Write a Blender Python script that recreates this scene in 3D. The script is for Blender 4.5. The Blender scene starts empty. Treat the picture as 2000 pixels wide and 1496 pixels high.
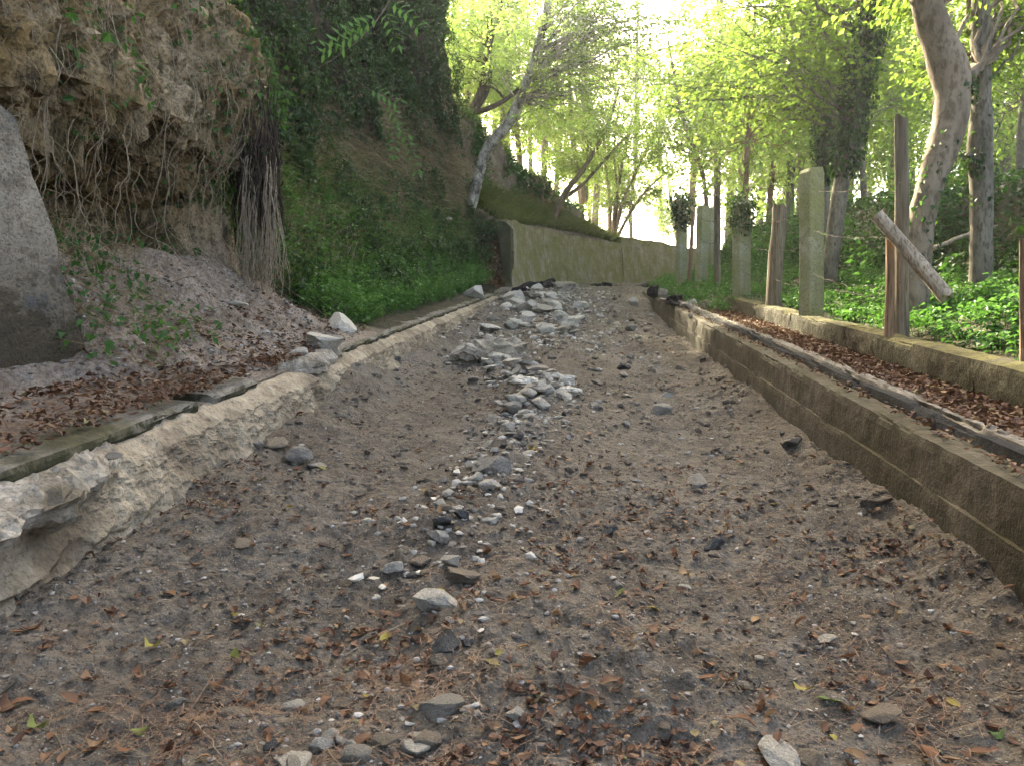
import bpy, math, numpy as np
from mathutils import Vector
sc = bpy.context.scene
# ------------------------------------------------------------------ camera, sky, sun, exposure
cam_d = bpy.data.cameras.new("camera"); cam = bpy.data.objects.new("camera", cam_d)
sc.collection.objects.link(cam); sc.camera = cam
cam.location = (0, 0, 0); cam.rotation_euler = (math.radians(90), 0, 0)
cam_d.sensor_width = 36; cam_d.lens = 27.0; cam_d.clip_start = 0.05; cam_d.clip_end = 2000
SUN = Vector((-0.265, 0.80, 0.605)).normalized()
SUN_EL = math.asin(SUN.z); SUN_AZ = math.atan2(SUN.x, SUN.y)
w = bpy.data.worlds.new("World"); sc.world = w; w.use_nodes = True
nt = w.node_tree; sky = nt.nodes.new("ShaderNodeTexSky"); sky.sky_type = 'NISHITA'; sky.sun_disc = False
sky.sun_elevation = SUN_EL; sky.sun_rotation = SUN_AZ; sky.dust_density = 5.0; sky.air_density = 0.45; sky.altitude = 0; sky.ozone_density = 0.0
bg = nt.nodes["Background"]; nt.links.new(sky.outputs[0], bg.inputs[0]); bg.inputs[1].default_value = 0.15
sl = bpy.data.lights.new("sun", 'SUN'); so = bpy.data.objects.new("sun", sl); sc.collection.objects.link(so)
sl.energy = 4.5; sl.angle = math.radians(0.6); sl.color = (1.0, 0.93, 0.80)
so.rotation_euler = (-SUN).to_track_quat('-Z', 'Y').to_euler()
sc.view_settings.view_transform = 'Standard'; sc.view_settings.look = 'None'
sc.view_settings.exposure = 3.3; sc.view_settings.gamma = 1.0
sc.view_settings.use_white_balance = True; sc.view_settings.white_balance_temperature = 7800; sc.view_settings.white_balance_tint = 4   # camera set for open shade
sc.cycles.use_denoising = True
sc.cycles.use_adaptive_sampling = True; sc.cycles.adaptive_threshold = 0.02
sc.cycles.max_bounces = 6; sc.cycles.diffuse_bounces = 3; sc.cycles.transmission_bounces = 4; sc.cycles.glossy_bounces = 2
sc.cycles.transparent_max_bounces = 4; sc.cycles.volume_bounces = 0; sc.cycles.caustics_reflective = False; sc.cycles.caustics_refractive = False

# ------------------------------------------------------------------ helpers
rng = np.random.default_rng(7)
def W(px, py, Y):                       # a point at distance Y along the view, from where it is seen in the photograph
    return np.array([(px-1000)/1500*Y, Y, (748-py)/1500*Y])
def _h(ix, iy, iz):
    n = (ix*374761393 + iy*668265263 + iz*2147483647*3 + 1274126177) & 0xffffffff
    n = ((n ^ (n >> 13))*1274126177) & 0xffffffff
    n = ((n ^ (n >> 16))*2246822519) & 0xffffffff
    return ((n ^ (n >> 15)) & 0xffff)/32767.5 - 1.0
def vn(p):                              # smooth value noise, -1..1
    p = np.asarray(p, float); f = np.floor(p); i = f.astype(np.int64); f = p-f
    f = f*f*f*(f*(f*6-15)+10); r = 0
    for dx in (0, 1):
        wx = f[..., 0] if dx else 1-f[..., 0]
        for dy in (0, 1):
            wy = f[..., 1] if dy else 1-f[..., 1]
            for dz in (0, 1):
                wz = f[..., 2] if dz else 1-f[..., 2]
                r = r + wx*wy*wz*_h(i[..., 0]+dx, i[..., 1]+dy, i[..., 2]+dz)
    return r
def fbm(p, o=4, gain=.5):
    p = np.asarray(p, float); a = 1; s = 0
    for k in range(o):
        s = s + a*vn(p); p = p*2.03+17.3; a *= gain
    return s
def st(*a): return np.stack(np.broadcast_arrays(*a), -1).astype(float)
def sm(x, a, b):
    k = np.clip((x-a)/(b-a), 0, 1); return k*k*(3-2*k)
def mk(name, V, F, m, parent=None, smooth=False, attr=None, col=None):
    V = np.asarray(V, np.float32).reshape(-1, 3)
    Fs = F if isinstance(F, list) else [F]
    me = bpy.data.meshes.new(name)
    Fs = [np.asarray(f, np.int32) for f in Fs if len(f)]
    idx = np.concatenate([f.ravel() for f in Fs]); cnt = np.concatenate([np.full(len(f), f.shape[1], np.int32) for f in Fs])
    me.vertices.add(len(V)); me.vertices.foreach_set("co", V.ravel())
    me.loops.add(len(idx)); me.loops.foreach_set("vertex_index", idx)
    me.polygons.add(len(cnt)); me.polygons.foreach_set("loop_start", np.concatenate([[0], np.cumsum(cnt)[:-1]]).astype(np.int32))
    me.polygons.foreach_set("loop_total", cnt)
    me.polygons.foreach_set("use_smooth", np.full(len(cnt), smooth))
    if attr is not None:
        a = me.attributes.new("v", 'FLOAT', 'POINT'); a.data.foreach_set("value", np.asarray(attr, np.float32))
    if col is not None:
        a = me.attributes.new("zone", 'FLOAT_COLOR', 'POINT'); a.data.foreach_set("color", np.asarray(col, np.float32).ravel())
    me.update(calc_edges=True); me.validate()
    me.materials.append(m)
    o = bpy.data.objects.new(name, me); sc.collection.objects.link(o)
    if parent is not None: o.parent = parent
    return o
def empty(name, label, cat, group=None, loc=(0, 0, 0)):
    o = bpy.data.objects.new(name, None); sc.collection.objects.link(o); o.location = loc
    return tag(o, label, cat, group)
def tag(o, label, cat=None, group=None, kind=None):
    o["label"] = label
    if cat: o["category"] = cat
    if group: o["group"] = group
    if kind: o["kind"] = kind
    return o
def gridF(n, m):
    i = np.arange(n-1)[:, None]*m+np.arange(m-1)[None]; i = i.ravel()
    return np.stack([i, i+1, i+m+1, i+m], 1)
def gnorm(P):
    a = np.gradient(P, axis=0); b = np.gradient(P, axis=1); n = np.cross(a, b)
    return n/np.maximum(np.linalg.norm(n, axis=-1, keepdims=True), 1e-9)
def nrm(v): return v/np.maximum(np.linalg.norm(v, axis=-1, keepdims=True), 1e-9)
def tube(P, R, n=6, cap=True):
    P = np.asarray(P, float); R = np.broadcast_to(np.asarray(R, float), (len(P),)); k = len(P)
    T = nrm(np.gradient(P, axis=0)); a = np.array([0, 0, 1.]) if abs(T[0][2]) < .9 else np.array([1., 0, 0])
    A = nrm(np.cross(T, a)); B = np.cross(T, A); th = np.arange(n)/n*2*math.pi
    V = P[:, None]+R[:, None, None]*(A[:, None]*np.cos(th)[None, :, None]+B[:, None]*np.sin(th)[None, :, None])
    i = np.arange(k-1)[:, None]*n; j = np.arange(n)[None]; j2 = (j+1) % n
    F = np.stack([(i+j), (i+j2), (i+n+j2), (i+n+j)], -1).reshape(-1, 4)
    V = V.reshape(-1, 3)
    if cap:
        V = np.vstack([V, P[:1], P[-1:]]); jj = np.arange(n); j2 = (jj+1) % n
        c0 = np.stack([j2, jj, np.full(n, k*n), np.full(n, k*n)], 1); c1 = np.stack([(k-1)*n+jj, (k-1)*n+j2, np.full(n, k*n+1)], 1)
        return V, [F, c0[:, :3], c1]
    return V, [F]
class Acc:                               # gathers several pieces of one part
    def __init__(s): s.V = []; s.q = []; s.t = []; s.n = 0; s.a = []
    def add(s, V, Fs, a=None):
        for f in (Fs if isinstance(Fs, list) else [Fs]):
            f = np.asarray(f)
            if len(f): (s.q if f.shape[1] == 4 else s.t).append(f+s.n)
        s.V.append(V); s.n += len(V); s.a.append(np.zeros(len(V)) if a is None else np.broadcast_to(a, len(V)))
    def build(s, name, m, parent=None, smooth=False):
        F = [np.concatenate(x) for x in (s.q, s.t) if x]
        return mk(name, np.concatenate(s.V), F, m, parent, smooth, attr=np.concatenate(s.a))
def smooth_line(P, n):
    P = np.asarray(P, float); k = len(P); d = np.concatenate([[0], np.cumsum(np.linalg.norm(np.diff(P[:, :3], axis=0), axis=1))])
    T = np.gradient(P, d, axis=0) if k > 2 else np.repeat([(P[1]-P[0])/(d[1]-d[0])], 2, 0)
    s = np.linspace(0, d[-1], n); i = np.clip(np.searchsorted(d, s, 'right')-1, 0, k-2)
    h = (d[i+1]-d[i])[:, None]; x = ((s-d[i])[:, None])/h
    return (2*x**3-3*x**2+1)*P[i]+(x**3-2*x**2+x)*h*T[i]+(-2*x**3+3*x**2)*P[i+1]+(x**3-x**2)*h*T[i+1]
def leafmesh(C, D, Nn, L, Wd, fold=.25):  # kite leaves folded on the midrib
    D = nrm(D); S = nrm(np.cross(D, Nn)); Nn = np.cross(S, D); L = np.broadcast_to(L, len(C))[:, None]; Wd = np.broadcast_to(Wd, len(C))[:, None]
    b = C; tip = C+D*L-Nn*L*.12; l = C+D*L*.42+S*Wd*.5+Nn*Wd*fold; r = C+D*L*.42-S*Wd*.5+Nn*Wd*fold
    V = np.stack([b, l, tip, r], 1).reshape(-1, 3); i = np.arange(len(C))[:, None]*4
    F = np.concatenate([i+np.array([[0, 2, 1]]), i+np.array([[0, 3, 2]])])
    return V, F
def rdir(n, r=None):
    v = (r or rng).normal(size=(n, 3)); return nrm(v)

# ------------------------------------------------------------------ materials
class NB:
    def __init__(s, name):
        s.m = bpy.data.materials.new(name); s.m.use_nodes = True; s.t = s.m.node_tree; s.t.nodes.clear()
        s.out = s.t.nodes.new("ShaderNodeOutputMaterial"); s.obj = None
    def n(s, ty, ins=None, **kw):
        x = s.t.nodes.new("ShaderNode"+ty)
        for k, v in kw.items(): setattr(x, k, v)
        for k, v in (ins or {}).items():
            i = x.inputs[k]
            if isinstance(v, bpy.types.NodeSocket): s.t.links.new(v, i)
            else: i.default_value = v if not (isinstance(v, tuple) and len(v) == 3 and i.type == 'RGBA') else (*v, 1)
        return x
    def co(s, sc_=(1, 1, 1)):
        if s.obj is None: s.obj = s.n("TexCoord").outputs["Object"]
        if sc_ == (1, 1, 1): return s.obj
        return s.n("Mapping", {"Vector": s.obj, "Scale": sc_}).outputs[0]
    def noise(s, scale, det=4, rough=.55, sc_=(1, 1, 1), dist=0.):
        det = min(det, 4)
        return s.n("TexNoise", {"Vector": s.co(sc_), "Scale": scale, "Detail": det, "Roughness": rough, "Distortion": dist}).outputs[0]
    def ramp(s, f, stops):
        r = s.n("ValToRGB", {0: f}); e = r.color_ramp.elements
        while len(e) < len(stops): e.new(.5)
        for k, (p, c) in enumerate(stops): e[k].position = p; e[k].color = (*c, 1) if isinstance(c, tuple) else (c, c, c, 1)
        return r.outputs[0]
    def mix(s, f, a, b, mode='MIX'):
        x = s.n("Mix", {0: f, 6: a, 7: b}, data_type='RGBA', blend_type=mode); return x.outputs[2]
    def math(s, op, a, b=0.): return s.n("Math", {0: a, 1: b}, operation=op).outputs[0]
    def attr(s, nm, what="Fac"): return s.n("Attribute", attribute_name=nm).outputs[what]
    def done(s, col, rough=.9, bump=None, bs=.3, bd=.02, spec=.25, trans=None, tf=.4):
        b = s.n("BsdfPrincipled", {"Base Color": col, "Roughness": rough, "Specular IOR Level": spec})
        if bump is not None:
            bn = s.n("Bump", {"Height": bump, "Strength": bs, "Distance": bd}); s.t.links.new(bn.outputs[0], b.inputs["Normal"])
        o = b.outputs[0]
        if trans is not None:
            tr = s.n("BsdfTranslucent", {"Color": trans}); o = s.n("MixShader", {0: tf, 1: o, 2: tr.outputs[0]}).outputs[0]
        s.t.links.new(o, s.out.inputs[0]); return s.m
def m_dirt():
    b = NB("dirt"); a = b.noise(1.3, 6); c = b.noise(9, 6, .65); g = b.noise(60, 5, .7)
    col = b.mix(b.ramp(a, [(.35, 0.), (.65, 1.)]), (.118, .095, .071), (.195, .162, .125))
    col = b.mix(b.ramp(c, [(.45, 0.), (.7, .8)]), col, (.24, .212, .175))
    col = b.mix(b.ramp(b.noise(2.6, 5), [(.52, 0.), (.66, .65)]), col, (.075, .060, .048)); col = b.mix(b.ramp(b.noise(.8, 4, .6, (1, .35, 1)), [(.54, 0.), (.66, .6)]), col, (.27, .245, .21))
    col = b.mix(b.ramp(g, [(.3, .75), (.5, 0.)]), col, (.055, .044, .036))
    v = b.n("TexVoronoi", {"Vector": b.co(), "Scale": 75.}).outputs["Color"]
    vd = b.n("TexVoronoi", {"Vector": b.co(), "Scale": 75.}).outputs["Distance"]
    k = b.n("SeparateColor", {0: v}).outputs[0]
    sp = b.math('MULTIPLY', b.ramp(k, [(.80, 0.), (.84, 1.)]), b.ramp(vd, [(.25, 1.), (.38, 0.)]))
    col = b.mix(sp, col, (.34, .32, .29))
    h = b.math('ADD', b.math('MULTIPLY', c, 1.2), b.math('ADD', b.math('MULTIPLY', g, .7), b.math('MULTIPLY', sp, .5)))
    v2 = b.n("TexVoronoi", {"Vector": b.co(), "Scale": 26.}).outputs["Distance"]; h = b.math('SUBTRACT', h, b.math('MULTIPLY', v2, b.math('MULTIPLY', b.ramp(a, [(.4, .2), (.6, 1.)]), .9)))
    return b.done(col, .95, h, 1., .045)
def m_ground(name, c0, c1, c2):
    b = NB(name); a = b.noise(1.7, 5); g = b.noise(18, 6, .7)
    col = b.mix(b.ramp(a, [(.35, 0.), (.65, 1.)]), c0, c1); col = b.mix(b.ramp(g, [(.45, 0.), (.7, .8)]), col, c2)
    return b.done(col, .95, g, .9, .04)
def m_hill():
    b = NB("hillside_rock_and_soil"); z = b.attr("zone", "Color"); s = b.n("SeparateColor", {0: z}); soil, veg, straw = s.outputs
    a = b.noise(.9, 6, .6); c = b.noise(5, 8, .7, (1, 1, .6)); g = b.noise(30, 6, .7); cr = b.noise(2.2, 7, .65, (1, 1, .45), 1.2)
    rock = b.mix(b.ramp(a, [(.38, 0.), (.6, 1.)]), (.24, .16, .07), (.42, .33, .215))
    rock = b.mix(b.ramp(c, [(.36, .85), (.50, 0.)]), rock, (.070, .052, .032))
    rock = b.mix(b.ramp(cr, [(.50, 0.), (.62, .85)]), rock, (.052, .050, .020))
    rock = b.mix(b.ramp(g, [(.35, .7), (.52, 0.)]), rock, (.045, .034, .022))
    so = b.mix(b.ramp(c, [(.35, 0.), (.65, 1.)]), (.215, .165, .125), (.345, .29, .24))
    so = b.mix(b.ramp(g, [(.38, .7), (.55, 0.)]), so, (.115, .080, .055))
    ve = b.mix(b.ramp(c, [(.4, 0.), (.65, 1.)]), (.028, .026, .014), (.065, .055, .028))
    sr = b.mix(b.ramp(b.noise(14, 6, .7, (1, 1, .12)), [(.38, 0.), (.62, 1.)]), (.085, .062, .032), (.27, .20, .115))
    col = b.mix(soil, rock, so); col = b.mix(veg, col, ve); col = b.mix(straw, col, sr)
    h = b.math('ADD', b.math('MULTIPLY', c, 1.5), b.math('MULTIPLY', g, .6))
    return b.done(col, .95, h, 1., .07)
def m_conc(name,  base=(.30, .275, .235), dark=(.16, .145, .12), moss=(.085, .085, .022), mossamt=.45, topmoss=.0, streak=.4, side=0., wet=(.05, .043, .03)):
    b = NB(name); a = b.noise(1.6, 6, .6); c = b.noise(7, 8, .7); g = b.noise(45, 6, .7); sk = b.noise(6, 6, .65, (1, 1, .12))
    col = b.mix(b.ramp(c, [(.35, 0.), (.65, 1.)]), dark, base)
    col = b.mix(b.ramp(sk, [(.46, 0.), (.62, streak)]), col, wet)
    e = .5+(.5-mossamt)*.5
    col = b.mix(b.ramp(a, [(e-.1, 0.), (e+.08, .85)]), col, moss)
    col = b.mix(b.ramp(g, [(.35, .6), (.5, 0.)]), col, (.06, .052, .04))
    if topmoss > 0:
        nz = b.n("SeparateXYZ", {0: b.n("NewGeometry").outputs["Normal"]}).outputs[2]
        f = b.math('MULTIPLY', b.ramp(nz, [(.3, 0.), (.75, 1.)]), b.ramp(b.noise(4, 6, .7), [(.35, 0.), (.55, topmoss)]))
        col = b.mix(f, col, (.105, .092, .026))
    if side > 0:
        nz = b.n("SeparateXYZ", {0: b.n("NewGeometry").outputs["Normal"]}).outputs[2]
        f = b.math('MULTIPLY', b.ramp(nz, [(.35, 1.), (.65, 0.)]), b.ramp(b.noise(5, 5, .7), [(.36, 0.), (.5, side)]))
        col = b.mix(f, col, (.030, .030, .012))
    h = b.math('ADD', c, b.math('MULTIPLY', g, .5))
    return b.done(col, .92, h, .8, .03)
def m_simple(name, c0, c1, scale=8, c2=None, sc_=(1, 1, 1), rough=.9, bs=.7, bd=.02, spec=.2):
    b = NB(name); a = b.noise(scale, 7, .65, sc_); g = b.noise(scale*5, 5, .7, sc_)
    col = b.mix(b.ramp(a, [(.36, 0.), (.64, 1.)]), c0, c1)
    if c2: col = b.mix(b.ramp(g, [(.48, 0.), (.62, .8)]), col, c2)
    return b.done(col, rough, b.math('ADD', a, b.math('MULTIPLY', g, .5)), bs, bd, spec)
def m_leaf(name, stops, trans, tf=.45, rough=.5, spec=.3):
    b = NB(name); v = b.attr("v"); col = b.ramp(v, stops)
    tr = b.ramp(v, [(0., trans[0]), (1., trans[1])])
    return b.done(col, rough, spec=spec, trans=tr, tf=tf)
def m_objleaf(name, stops):
    b = NB(name); r = b.n("ObjectInfo").outputs["Random"]; c = b.ramp(r, stops)
    c = b.mix(b.ramp(b.noise(30, 4), [(.4, 0.), (.7, .5)]), c, (.06, .03, .018)); return b.done(c, .7, trans=c, tf=.2)
LIT = [(0., (.055, .028, .018)), (.3, (.105, .05, .03)), (.55, (.15, .072, .042)), (.8, (.20, .115, .07)), (.92, (.25, .15, .08)), (1., (.20, .19, .10))]
def m_slab():
    b = NB("weathered_slab_concrete"); a = b.noise(1.1, 4, .6); c = b.noise(6, 4, .7); g = b.noise(50, 4, .7); k = b.noise(2.0, 4, .7); z = b.n("SeparateXYZ", {0: b.co()}).outputs[2]
    col = b.mix(b.ramp(c, [(.35, 0.), (.65, 1.)]), (.24, .20, .15), (.46, .395, .305))
    col = b.mix(b.ramp(a, [(.50, 0.), (.55, .85)]), col, (.125, .128, .13))
    col = b.mix(b.ramp(k, [(.53, 0.), (.60, .75)]), col, (.10, .070, .045))
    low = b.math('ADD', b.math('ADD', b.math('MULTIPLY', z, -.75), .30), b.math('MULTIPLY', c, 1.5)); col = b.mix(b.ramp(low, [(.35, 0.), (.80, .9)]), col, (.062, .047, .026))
    col = b.mix(b.ramp(g, [(.34, .7), (.5, 0.)]), col, (.055, .045, .035))
    return b.done(col, .93, b.math('ADD', b.math('MULTIPLY', c, 1.6), b.math('MULTIPLY', g, .7)), 1., .05)
M = dict(
 dirt=m_dirt(), hill=m_hill(),
 bench=m_ground("bench_soil", (.10, .072, .055), (.165, .12, .09), (.215, .175, .14)),
 floor=m_ground("woodland_soil", (.030, .032, .014), (.055, .05, .024), (.085, .065, .035)),
 slab=m_slab(),
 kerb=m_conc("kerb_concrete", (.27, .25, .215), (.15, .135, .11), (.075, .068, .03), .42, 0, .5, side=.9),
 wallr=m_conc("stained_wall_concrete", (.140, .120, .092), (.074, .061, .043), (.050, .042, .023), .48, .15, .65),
 curb=m_conc("mossy_kerb_concrete", (.092, .074, .043), (.040, .032, .017), (.034, .031, .012), .6, .9, .6, wet=(.03, .026, .014)),
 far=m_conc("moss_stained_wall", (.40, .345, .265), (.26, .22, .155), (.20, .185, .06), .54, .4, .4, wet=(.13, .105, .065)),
 fard=m_conc("dark_mossy_wall", (.10, .095, .06), (.05, .05, .03), (.05, .052, .02), .6, .5, .4),
 face=m_conc("pale_marl_face", (.46, .395, .295), (.30, .245, .175), (.15, .115, .08), .40, 0, .4, wet=(.12, .09, .058)),
 ledge=m_conc("broken_concrete", (.50, .455, .385), (.24, .205, .16), (.11, .09, .06), .35, 0, .2),
 pconc=m_conc("post_concrete", (.40, .39, .27), (.27, .265, .17), (.24, .25, .10), .55, 0, .25, wet=(.12, .12, .06)),
 asphalt=m_simple("asphalt", (.007, .007, .008), (.020, .020, .023), 25, (.05, .05, .05), bs=1.),
 strip=m_simple("pale_edge_concrete", (.15, .13, .105), (.27, .245, .205), 7, (.09, .075, .055)),
 wood=m_simple("weathered_wood", (.12, .095, .065), (.23, .195, .145), 9, (.07, .055, .035), (1, 1, .08)),
 woodr=m_simple("reddish_wood", (.16, .10, .06), (.27, .18, .115), 9, (.09, .055, .03), (1, 1, .08)),
 log=m_simple("grey_log", (.29, .235, .17), (.47, .39, .30), 9, (.11, .08, .055), (1, 1, .3)),
 birch=m_simple("mottled_bark", (.06, .056, .048), (.58, .55, .48), 3.2, (.10, .09, .07), (1, 1, .7)),
 bark=m_simple("smooth_brown_bark", (.145, .11, .078), (.275, .22, .165), 3., (.09, .07, .045), (1, 1, .5)),
 barkg=m_simple("grey_bark", (.10, .088, .068), (.22, .195, .155), 6., (.05, .044, .03), (1, 1, .35)),
 barkd=m_simple("dark_bark", (.030, .025, .018), (.075, .06, .042), 8., None, (1, 1, .3)),
 barko=m_simple("sunlit_orange_bark", (.16, .09, .05), (.28, .17, .10), 6., (.10, .06, .035), (1, 1, .4)),  # orange sunlight is put into this bark colour
 root=m_simple("pale_root", (.20, .155, .105), (.36, .30, .22), 20, None),
 rootd=m_simple("dark_humus_fibre", (.022, .016, .012), (.065, .047, .034), 20, None),
 wire=m_simple("rusty_wire", (.03, .022, .018), (.07, .04, .025), 30, None),
 stone=m_simple("pale_limestone", (.45, .415, .355), (.70, .66, .58), 6, (.27, .235, .185), bs=1., bd=.03),
 stoneg=m_simple("grey_stone", (.25, .23, .195), (.40, .37, .32), 8, (.13, .112, .09), bs=1., bd=.02),
 stoneb=m_simple("brown_stone", (.19, .155, .115), (.31, .26, .20), 7, (.13, .10, .075), bs=1., bd=.02),
 stoned=m_simple("tarry_stone", (.022, .023, .026), (.075, .077, .082), 9, (.24, .24, .23), bs=1., bd=.02),
 ivy=m_leaf("ivy_leaves", [(0., (.014, .032, .010)), (.6, (.026, .060, .018)), (.9, (.045, .095, .028)), (1., (.075, .14, .035))], ((.04, .10, .015), (.14, .28, .04)), .28, .5, .3),
 nettle=m_leaf("nettle_leaves", [(0., (.026, .066, .020)), (.6, (.058, .145, .040)), (1., (.105, .22, .06))], ((.06, .18, .025), (.15, .34, .06)), .3, .62, .2),
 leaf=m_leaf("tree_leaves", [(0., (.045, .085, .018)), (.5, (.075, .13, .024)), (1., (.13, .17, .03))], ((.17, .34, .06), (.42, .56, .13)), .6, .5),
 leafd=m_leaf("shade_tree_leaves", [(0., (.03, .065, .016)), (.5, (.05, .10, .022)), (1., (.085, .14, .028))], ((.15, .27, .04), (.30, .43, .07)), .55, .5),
 straw=m_leaf("dry_grass", [(0., (.13, .095, .05)), (.6, (.30, .23, .13)), (1., (.46, .38, .24))], ((.10, .08, .04), (.2, .16, .08)), .25, .8),
 grass=m_leaf("green_grass", [(0., (.045, .075, .02)), (.6, (.085, .125, .03)), (1., (.16, .17, .05))], ((.10, .18, .03), (.24, .28, .05)), .35, .6),
 litter=m_leaf("leaf_litter", LIT, ((.06, .03, .015), (.18, .10, .05)), .15, .7),
 needle=m_leaf("pine_needles", [(0., (.085, .042, .026)), (.6, (.16, .085, .052)), (1., (.25, .165, .105))], ((.08, .04, .02), (.1, .05, .03)), .05, .6),
 oleaf=m_objleaf("fallen_leaf_brown", [(0., (.075, .038, .024)), (.35, (.13, .065, .036)), (.6, (.20, .095, .048)), (.8, (.21, .13, .08)), (1., (.29, .185, .095))]),
 oleafg=m_objleaf("fallen_leaf_green", [(0., (.09, .16, .05)), (.5, (.28, .26, .06)), (1., (.36, .25, .06))]),
)
pm = NB("grit"); pv = pm.attr("v")
M['peb'] = pm.done(pm.ramp(pv, [(0., (.05, .045, .04)), (.25, (.12, .10, .085)), (.6, (.20, .175, .15)), (.9, (.32, .30, .27)), (1., (.45, .43, .40))]), .95)

pq = NB("pale_crumbs"); M['pebp'] = pq.done(pq.ramp(pq.attr("v"), [(0., (.16, .14, .115)), (.5, (.34, .31, .26)), (1., (.60, .56, .49))]), .95)
# ------------------------------------------------------------------ the lie of the land (road coordinates u across, t along, h above the road shoulder)
CXS = .0947
def cx(t): return CXS*np.asarray(t, float)
_tz = np.linspace(-40, 200, 2401); _sl = .158*(1-sm(_tz, 31, 37)); _sl = np.where(_tz < -6, .05, _sl)
_zz = np.cumsum(_sl)*(_tz[1]-_tz[0]); _zz = _zz-np.interp(0, _tz, _zz)-.95
def zb(t): return np.interp(t, _tz, _zz)
def shift(t): return np.interp(t, [27, 28, 30, 33, 37, 40, 44, 70], [0, 0.1, .75, 1.9, 4.5, 7.5, 12.6, 60])
def P3(u, t, h): return st(cx(t)+u, t, zb(t)+h)
def depth(u, t):
    l = np.interp(t, [0, 6, 10, 15, 21, 25], [.55, .55, .50, .38, .14, 0]); r = np.interp(t, [0, 14, 18, 22, 26], [.55, .55, .45, .22, 0])
    k = np.clip((u+2.3)/4.1, 0, 1); return l*(1-k)+r*k
RT = [2.3, 3, 4.25, 5.5, 6.8, 8, 9.8, 11.5, 14, 20, 26]; RU = [-.5, -.55, -.80, -.67, -.58, -.40, -.95, -1.45, -1.1, -.9, -.9]
def road_h(u, t):
    h = -depth(u, t); p = st(u, t, 0*u+0*t)
    fade = sm(t, 26, 20)*1.0 if False else 1-sm(t, 22, 28)
    h = h+.085*np.exp(-((u+.40+.12*vn(p*.7))/.38)**2)*(.6+.5*vn(p*1.1+5))*fade
    ru = np.interp(t, RT, RU); h = h+np.interp(t, [2.6, 3.2, 5, 6.5, 8, 10, 12, 13, 25], [0, .04, .08, .12, .16, .16, .12, .03, .0])*np.exp(-((u-ru)/(.15+.02*t))**2)*np.clip(.8+.7*vn(p*2.3+8), .2, 1.6)
    h = h-.035*(np.exp(-((u-.75)/.28)**2)+np.exp(-((u+1.55)/.3)**2))*(.6+.6*vn(st(t*.35, 0*t, 0*t)))*fade
    lb = -2.05+.16*vn(st(t*.9, 0*t, 0*t+3.)); h = h+(.34*sm(-u, -lb-.12, -lb+.42)*(.75+.5*vn(st(t*.6+9, 0*t, 0*t))))*np.interp(t, [0, 4.6, 5.4, 6.4, 9, 12, 22], [.10, .10, .35, .95, .8, .45, 0])
    h = h+.10*sm(u, 1.45+.12*vn(st(t*1.3, 0*t, 0*t+8.)), 1.85)*(1-sm(t, 10, 20))*(.7+.6*vn(st(t*.8+3, 0*t, 0*t)))
    h = h-.03*np.exp(-((u-.95)/.4)**2)*fade
    h = h+.05*fbm(p*1.4, 3)+.020*fbm(p*6+3, 3)
    rg = 1-np.abs(vn(p*9+4))*1.0-np.abs(vn(p*21+1))*.6-np.abs(vn(p*43+1))*.35; h = h+.020*rg*np.clip(.5+.9*vn(p*.9+12), .15, 1.2)
    cl = np.clip(fbm(p*14+9, 3, .6), 0, 1); h = h+.034*cl*np.clip(.45+.9*vn(p*1.1+2), 0.1, 1.2) + .007*vn(p*42)
    return h
_gu = np.arange(-2.8, 2.0, .02); _gt = np.concatenate([np.arange(1.0, 8, .02), np.arange(8, 36, .06)]); _GU, _GT = np.meshgrid(_gu, _gt, indexing='xy'); _GH = road_h(_GU, _GT)
def road_at(u, t):                        # quick height look-up for one spot
    i = int(np.clip(np.searchsorted(_gt, t), 0, len(_gt)-1)); j = int(np.clip(round((u+2.8)/.02), 0, len(_gu)-1)); return float(_GH[i, j])
def sheet(name, U, T, fn, m, smooth=True, col=None):
    P = fn(U, T); return mk(name, P.reshape(-1, 3), gridF(*U.shape), m, smooth=smooth, col=col), P
# track
T = np.concatenate([np.linspace(-8, 1.4, 50)[:-1], 1.4*np.exp(np.arange(0, 540)*.00620)]); T = T[T < 40]
ul = np.interp(T, [22, 26], [-2.72, -3.0]); ur = np.interp(T, [22, 26, 32], [1.90, 3.2, 3.6]); s = np.linspace(0, 1, 330)
U = ul[:, None]+(ur-ul)[:, None]*s[None]; TT = np.repeat(T[:, None], len(s), 1)
track, _ = sheet("dirt_track", U, TT, lambda u, t: P3(u+shift(t), t, road_h(u, t)), M['dirt'], smooth=False)
tag(track, "rough stony dirt track climbing between the concrete walls", kind="structure")

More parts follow.
